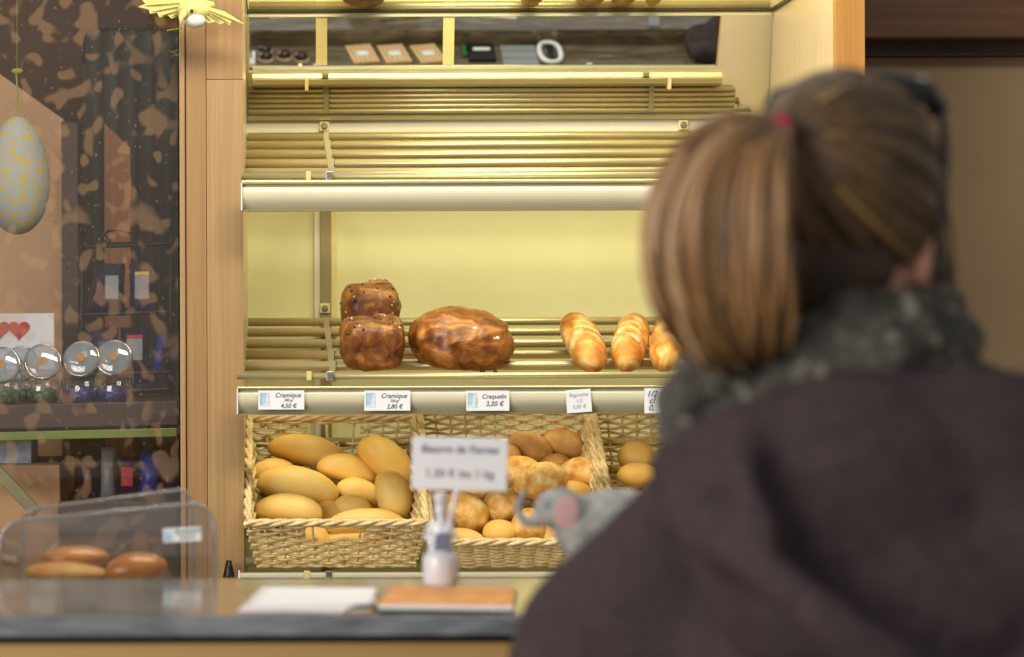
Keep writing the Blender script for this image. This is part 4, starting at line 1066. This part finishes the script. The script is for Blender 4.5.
for px, py, d, cd, lab in [(114, 357, 5.03, 'candyb', 'swing lid glass jar of blue sweets, rightmost in the row'), (82, 358, 5.03, 'candyb', 'swing lid glass jar of dark blue sweets, second from the right'),
    (43, 361, 5.06, 'candyg', 'swing lid glass jar of green sweets beside the blue ones'), (21, 363, 5.10, 'candyg', 'swing lid glass jar between the other green sweet jars'), (2, 364, 5.02, 'candyg', 'swing lid glass jar cut by the left picture edge')]:
    jar(px, py, d, cd, lab)
# under the shelf
b = MB(); b.box(-.05, .07, 0, .14, 0, 24*5.1/F); o = b.build('pale_box', 'palebox', bevel=.002); o.location = (X(32, 5.1)-.07, 5.08, Z(462, 5.08)); tag(o, 'pale blue printed box under the display shelf', 'box')
b = MB(); b.box(-1.3, X(62, 5.1), 5.04, 5.4, .8, Z(462.5, 5.08)); tag(b.build('tan_plinth', 'tan', bevel=.003), 'tan block under the pale blue printed box', 'plinth')
b = MB(); b.box(X(66, 5.2), X(180, 5.2), 5.0, 5.5, .8, Z(497, 5.1)); tag(b.build('dark_plinth', 'darkwood', bevel=.003), 'dark low base under the lower purple packets', 'plinth')
for px0, px1, py0, ma, lab in ((78, 100, 452, 'purple', 'purple packet at the left under the shelf'), (100, 116, 446, 'greypl', 'pale round topped packet under the shelf'), (116, 138, 456, 'purple', 'purple packet in the middle under the shelf'), (139, 160, 452, 'blue', 'blue packet right of the middle under the shelf'), (160, 178, 458, 'purple', 'purple packet beside the post under the shelf')):
    packet(px0, py0, px1, 496, 5.12, lab, ma, lab='red' if px0 == 116 else None)
b = MB(); A, B_ = P(-12, 462, 4.90), P(36, 512, 4.90); dv = (B_-A).normalized(); nv = Vector((-dv.z, 0, dv.x))*.012
b.add([A+nv, B_+nv, B_-nv, A-nv] + [q+Vector((0, .02, 0)) for q in (A+nv, B_+nv, B_-nv, A-nv)], [(0,1,2,3), (7,6,5,4), (0,4,5,1), (1,5,6,2), (2,6,7,3), (3,7,4,0)])
tag(b.build('diagonal_strut', 'olive', bevel=.002), 'olive metal strut slanting down at the lower left behind the glass', 'strut')

# ---------------------------------------------------------------- the customer
WD = 1.93; s = WD/F
def Q(px, py, dy=0): return P(px, py, WD+dy)
J = Q
ORI = Vector((X(850, WD), WD, 0))
HC = Q(846, 214)                                     # head centre
fw = Vector((math.sin(R(28)), math.cos(R(28)), 0))   # facing direction
rt = Vector((fw.y, -fw.x, 0)); UP = Vector((0, 0, 1))
def hd(r, f, u): return HC + rt*r + fw*f + UP*u      # head frame
def bdp(r, f, z): return Vector((ORI.x, ORI.y, 0)) + rt*r + fw*f + UP*z
b = MB()
b.ell(HC+UP*.010+fw*-.005, (.064, .080, .083), (0, 0, R(-28)), 28, 20)
b.ell(hd(0, .030, -.045), (.052, .054, .062), (0, 0, R(-28)))
b.cap(hd(0, .064, -.088), hd(0, .058, -.085), .026, .03)            # chin
b.cap(hd(0, .080, .006), hd(0, .096, -.026), .009, .013)            # nose
for q in (-1, 1):
    b.ell(hd(q*.067, -.005, -.035), (.010, .018, .029), (R(-8), 0, R(-28-q*15)))   # ears
    b.ell(hd(q*.018, .078, -.058), (.02, .008, .006), (0, 0, R(-28)))
    b.ell(hd(q*.036, .066, -.025), (.022, .018, .02))
b.cap(hd(0, -.025, -.06), bdp(0, -.02, 1.38), .052, .06)            # neck
b.cap(J(790, 520, .04), J(930, 500, .05), .055, .055); b.ell(J(850, 600, .06), (.13, .12, .17)); b.ell(bdp(0, 0, 1.02), (.13, .12, .16)); b.ell(bdp(0, -.01, .90), (.165, .14, .13))
for q in (-1, 1):
    sh, elb, wr_ = (J(655, 665, .03), J(598, 900, .05), J(690, 930, .31)) if q < 0 else (J(1085, 535, .06), J(1125, 860, .08), J(1010, 900, .36))
    b.cap(J(790, 520, .04) if q < 0 else J(930, 500, .05), sh, .05, .045)
    b.cap(sh, elb, .05, .038); b.cap(elb, wr_, .038, .024)
    b.ell(wr_ + fw*.045 - rt*q*.02, (.040, .045, .016), (0, 0, R(-28)))
    for i, L in enumerate((.062, .072, .068, .052)):
        base = wr_ + fw*.075 + rt*(q*(-.02) + (i-1.5)*.019*-q)
        m1 = base + fw*L*.5 - UP*.008; m2 = m1 + fw*L*.38 - UP*.024
        b.cap(base - fw*.02, m1, .0088, .008, 8); b.cap(m1, m2, .008, .0068, 8)
    tb = wr_ + fw*.02 - rt*q*.045; b.cap(wr_ + fw*.01, tb + fw*.02, .014, .011, 8); b.cap(tb + fw*.02, tb + fw*.05 - UP*.01, .011, .008, 8)
    hp, kn, an = bdp(q*.09, 0, .86), bdp(q*.095, .02, .48), bdp(q*.095, -.02, .09)
    b.cap(hp, kn, .078, .052); b.cap(kn, an, .05, .034); b.cap(an - UP*.04, an + fw*.13 - UP*.05, .035, .028)
person = blob(b, 'person', 'skin', None, .006, 4)
recenter(person, (ORI.x, ORI.y, 0))
tag(person, 'woman seen from behind in a dark hooded jacket and knitted scarf, with a ponytail', 'person')
def wear(o): o.parent = person; o.matrix_parent_inverse = Matrix.Translation(-person.location); return o
for q in (-1, 1):
    b = MB(); b.ell(hd(q*.028, .072, -.004), (.011, .008, .008)); wear(b.build('eye', 'white', smooth=True))
    b = MB(); b.ell(hd(q*.028, .079, -.004), (.005, .004, .005)); wear(b.build('pupil', 'black', smooth=True))
b = MB(); b.ell(hd(0, .084, -.060), (.020, .006, .006), (0, 0, R(-28))); wear(b.build('lips', plain('lips', (170, 80, 80), .5), smooth=True))
# jeans and shoes
b = MB()
b.ell(bdp(0, -.01, .90), (.18, .155, .14))
for q in (-1, 1):
    hp, kn, an = bdp(q*.09, 0, .86), bdp(q*.095, .02, .48), bdp(q*.095, -.02, .10)
    b.cap(hp, kn, .09, .062); b.cap(kn, an, .06, .048)
wear(blob(b, 'jeans', 'jeans', None, .010, 3, (.004, 20)))
for q in (-1, 1):
    an = bdp(q*.095, -.02, .09); b = MB(); b.cap(an, an - UP*.03, .045, .042); b.cap(an - UP*.048 - fw*.02, an + fw*.15 - UP*.052, .040, .034)
    wear(blob(b, 'shoe', 'leather', None, .006, 3))
# jacket: bulky shoulders, sleeves, body

b = MB()
b.cap(J(800, 482, .03), J(620, 652, .03), .078, .094)
b.cap(J(850, 450, .03), J(1090, 515, .06), .105, .10)
b.cap(J(850, 600, .03), J(860, 760, .04), .15, .18)
b.cap(J(740, 700, .03), J(730, 900, .05), .12, .15); b.cap(J(1000, 600, .05), J(980, 900, .06), .14, .16)
b.cap(J(850, 700, .04), J(850, 1130, .05), .20, .185)
b.cap(J(616, 668, .03), J(585, 900, .05), .092, .078); b.cap(J(585, 900, .05), J(670, 940, .28), .07, .05)
b.cap(J(1105, 530, .06), J(1130, 860, .08), .09, .072); b.cap(J(1130, 860, .08), J(1030, 900, .32), .07, .05)
jk = wear(blob(b, 'jacket', 'jacket', None, .011, 10, (.010, 9)))
# hood lying on the back
b = MB()
edge = [(690, 466, -.03), (692, 500, -.085), (722, 540, -.16), (772, 580, -.205), (830, 620, -.225), (895, 668, -.225), (985, 720, -.19), (1065, 670, -.16), (1100, 600, -.11)]
for i in range(len(edge)-1): b.cap(J(*edge[i]), J(*edge[i+1]), .023, .023)
for (px, py, dy, rx, ry, rz) in ((830, 490, -.085, .11, .05, .07), (870, 540, -.12, .14, .065, .12), (960, 520, -.105, .13, .07, .12), (930, 600, -.14, .11, .06, .07), (1010, 590, -.12, .11, .07, .11), (800, 530, -.13, .08, .05, .045), (745, 500, -.09, .045, .05, .035)):
    b.ell(J(px, py, dy), (rx, ry, rz))
# collar roll of the hood around the neck
cr = [(690, 470, -.02), (715, 452, -.075), (775, 435, -.11), (850, 415, -.12), (930, 404, -.10), (980, 412, -.03), (1000, 430, .05)]
for i in range(len(cr)-1): b.cap(J(*cr[i]), J(*cr[i+1]), .034, .034)
cre = [(752, 440, -.14), (742, 470, -.175), (746, 500, -.19), (764, 526, -.195)]
for i in range(3): b.cap(J(*cre[i]), J(*cre[i+1]), .014, .014)
b.cap(J(1000, 430, .02), J(1090, 470, .03), .04, .05)
hood = wear(blob(b, 'hood', 'jacket', None, .008, 5, (.014, 11)))
# scarf: stacked soft rolls round the neck
b = MB()
def loop(cx, cy, rx, ry, rz_, tilt, n=26):
    c = Q(cx, cy, 0); pts = []
    for k in range(n+1):
        a = 2*math.pi*k/n; pts.append(c + Vector((rx*math.cos(a), ry*math.sin(a), tilt*math.cos(a) + .008*math.sin(3*a))))
    for k in range(n): b.cap(pts[k], pts[k+1], rz_, rz_, 10)
loop(846, 345, .066, .078, .032, .024); loop(832, 372, .078, .090, .036, .022); loop(820, 398, .088, .100, .037, .012)
b.cap(Q(720, 380, -.06), Q(694, 428, -.04), .034, .028); b.cap(Q(712, 372, -.03), Q(692, 405, -.03), .030, .026)
wear(blob(b, 'scarf', 'scarf', None, .007, 2, (.014, 38)))
# hair
def hairmat(name, stops, sc):
    m, nt, bs = newmat(name); at = nt.nodes.new('ShaderNodeAttribute'); at.attribute_name = 'strand'
    r = nt.nodes.new('ShaderNodeValToRGB'); cr_ = r.color_ramp
    while len(cr_.elements) < len(stops): cr_.elements.new(.5)
    for e_, (p, c) in zip(cr_.elements, stops): e_.position = p; e_.color = srgb(*c)
    nt.links.new(at.outputs['Fac'], r.inputs['Fac']); nt.links.new(r.outputs['Color'], bs.inputs['Base Color'])
    bs.inputs['Roughness'].default_value = .42; bs.inputs['Specular IOR Level'].default_value = .6
    return m
M['hair'] = hairmat('brown_hair', [(0, (56, 40, 20)), (.45, (92, 66, 32)), (.8, (134, 100, 54)), (1, (164, 128, 76))], 1)
M['hair_tail'] = hairmat('highlighted_hair', [(0, (70, 46, 24)), (.35, (118, 82, 46)), (.7, (164, 122, 78)), (1, (210, 172, 130))], 1)
M['hair_base'] = plain('hair_under', (54, 36, 22), .6, var=.2, scale=40)
b = MB(); b.ell(HC+UP*.018-fw*.008, (.070, .086, .087), (0, 0, R(-28)), 28, 20)
b.ell(hd(-.008, -.045, -.035), (.060, .045, .066), (0, 0, R(-28)))
hb = wear(blob(b, 'hair_cap', 'hair_base', None, .006, 3))
def strands(name, paths, mat):
    """paths: list of (points, radius, value)"""
    mb = MB(); vals = []
    for pts, r, val in paths:
        n0 = len(mb.v); k = len(pts)
        mb.tube(pts, [r*(1 if i < k*.7 else max(.15, 1-(i-k*.7)/(k*.3)*.85)) for i in range(k)], 5); vals += [val]*(len(mb.v)-n0)
    o = mb.build(name, mat, smooth=True); a = o.data.attributes.new('strand', 'FLOAT', 'POINT')
    a.data.foreach_set('value', vals); return o
TIE = Q(784, 137, -.075)
rn = random.Random(11)
cc = HC+UP*.018-fw*.008
def onhead(az, elv, k=1.0):
    """point on the hair cap; az 0 = facing, 90 = her right"""
    v = fw*math.cos(R(az))*math.cos(R(elv))*.089 + rt*math.sin(R(az))*math.cos(R(elv))*.073 + UP*math.sin(R(elv))*.090
    return cc + v*k
tdir = (TIE-cc).normalized()
paths = []
for i in range(900):
    az = rn.uniform(-180, 180); elv = rn.uniform(-42, 80)
    st = onhead(az, elv) - cc
    sn = st.normalized()
    if elv < 5 and abs(az) < 55: continue           # the face stays free
    k = 16; pts = []; ang = sn.angle(tdir)
    for j in range(k):
        u = j/(k-1); dirv = sn.slerp(tdir, u) if ang < 3.0 else sn
        # radius of the cap in this direction
        a_ = dirv.dot(fw)/.089; b_ = dirv.dot(rt)/.073; c_ = dirv.dot(UP)/.090
        rr_ = 1/math.sqrt(a_*a_+b_*b_+c_*c_)
        pts.append(cc + dirv*(rr_*(1+.03*math.sin(u*3+i)*.6) + .002 + rn.uniform(0, .0012)))
    paths.append((pts, rn.uniform(.0016, .0034), min(1, max(0, rn.gauss(.35, .22)))))
wear(strands('combed_hair', paths, 'hair'))
paths = []
def bez(P_, t_):
    n = len(P_)-1; out = Vector((0, 0, 0))
    for i_, p in enumerate(P_): out += p*(math.comb(n, i_)*t_**i_*(1-t_)**(n-i_))
    return out
for i in range(520):
    u = rn.random(); v = rn.random()               # u: across, left..right
    sp = 1-u
    jit = lambda a: Vector((rn.uniform(-a, a), rn.uniform(-a, a), rn.uniform(-a, a)))
    L = rn.uniform(.8, 1.0)
    # outer strands swing left, inner ones drop straight
    outx = 786 - 150*sp - 6
    p0 = TIE + jit(.006)
    p1 = Q(786-96*sp+8, 66+56*u, -.11-.03*v) + jit(.006)
    p2 = Q(outx-18*sp, 205, -.135-.045*v*1.0+.05*(v-.5)) + jit(.006)
    p3 = Q(outx-2*sp+ (18 if u > .5 else 4), 300, -.12-.05*(v-.5)) + jit(.008)
    p4 = Q(718+58*u-14*sp, 300+76*L-22*u+ (-6)*sp, -.095-.03*(v-.5)) + jit(.010)
    pts = [bez([p0, p1, p2, p3, p4], j/17) for j in range(18)]
    wv = rn.uniform(0, 6); pts = [q_ + Vector((.004*math.sin(j_*.55+wv), 0, 0))*(j_/17) for j_, q_ in enumerate(pts)]
    paths.append((pts, rn.uniform(.0022, .0042), min(1, max(0, rn.gauss(.38+.25*sp, .24)))))
wear(strands('ponytail', paths, 'hair_tail'))
b = MB(); b.ell(TIE, (.016, .012, .016))
wear(b.build('hair_bun_core', 'hair_base', smooth=True))
b = MB(); b.tube([TIE + Vector((-.004, -.012, 0)) + Vector((.004*math.cos(a)-.002, -.010, .010*math.sin(a))) for a in [2*math.pi*k/20 for k in range(20)]], .0045, 8, closed=True); wear(b.build('hair_tie', 'tie', smooth=True))
# wisps at the right side near the ear
paths = []
for i in range(60):
    a = onhead(rn.uniform(60, 110), rn.uniform(0, 40), 1.02); e_ = Q(rn.uniform(900, 958), rn.uniform(290, 345), rn.uniform(-.04, .03))
    m_ = (a+e_)/2 + Vector((rn.uniform(0, .014), 0, 0)); paths.append(([bez([a, m_, e_], j/9) for j in range(10)], .0012, rn.random()*.9))
wear(strands('loose_strands', paths, 'hair'))
# sunglasses pushed up on the head
sgl = thing('sunglasses', 'black sunglasses pushed up on top of the customer hair', 'sunglasses', hd(0, .02, .125))
def sgp(mb, name, mat, **k):
    o = mb.build(name, mat, sgl, **k); o.matrix_parent_inverse = Matrix.Translation(-sgl.location); return o
# frame lies across the crown: lenses lean forward on top of the head
for q in (-1, 1):
    b = MB(); b.ell(hd(q*.034, .022, .097), (.032, .007, .020), (R(-58), 0, R(-28)), 24, 14, pw=.7); sgp(b, 'lens', 'lens', smooth=True)
    b = MB(); pts = [hd(q*.064, .026, .092), hd(q*.078, .020, .076), hd(q*.079, .004, .03), hd(q*.077, -.008, -.02), hd(q*.074, -.018, -.055)]
    b.tube([bez(pts, j/14) for j in range(15)], .0045, 8, flat=.6); sgp(b, 'temple', 'black', smooth=True)
b = MB(); b.tube([hd(-.070, .024, .078), hd(-.060, .018, .096), hd(-.03, .014, .105), hd(0, .016, .104), hd(.03, .014, .105), hd(.060, .018, .096), hd(.070, .024, .078)], .0085, 8); sgp(b, 'frame', 'black', smooth=True)
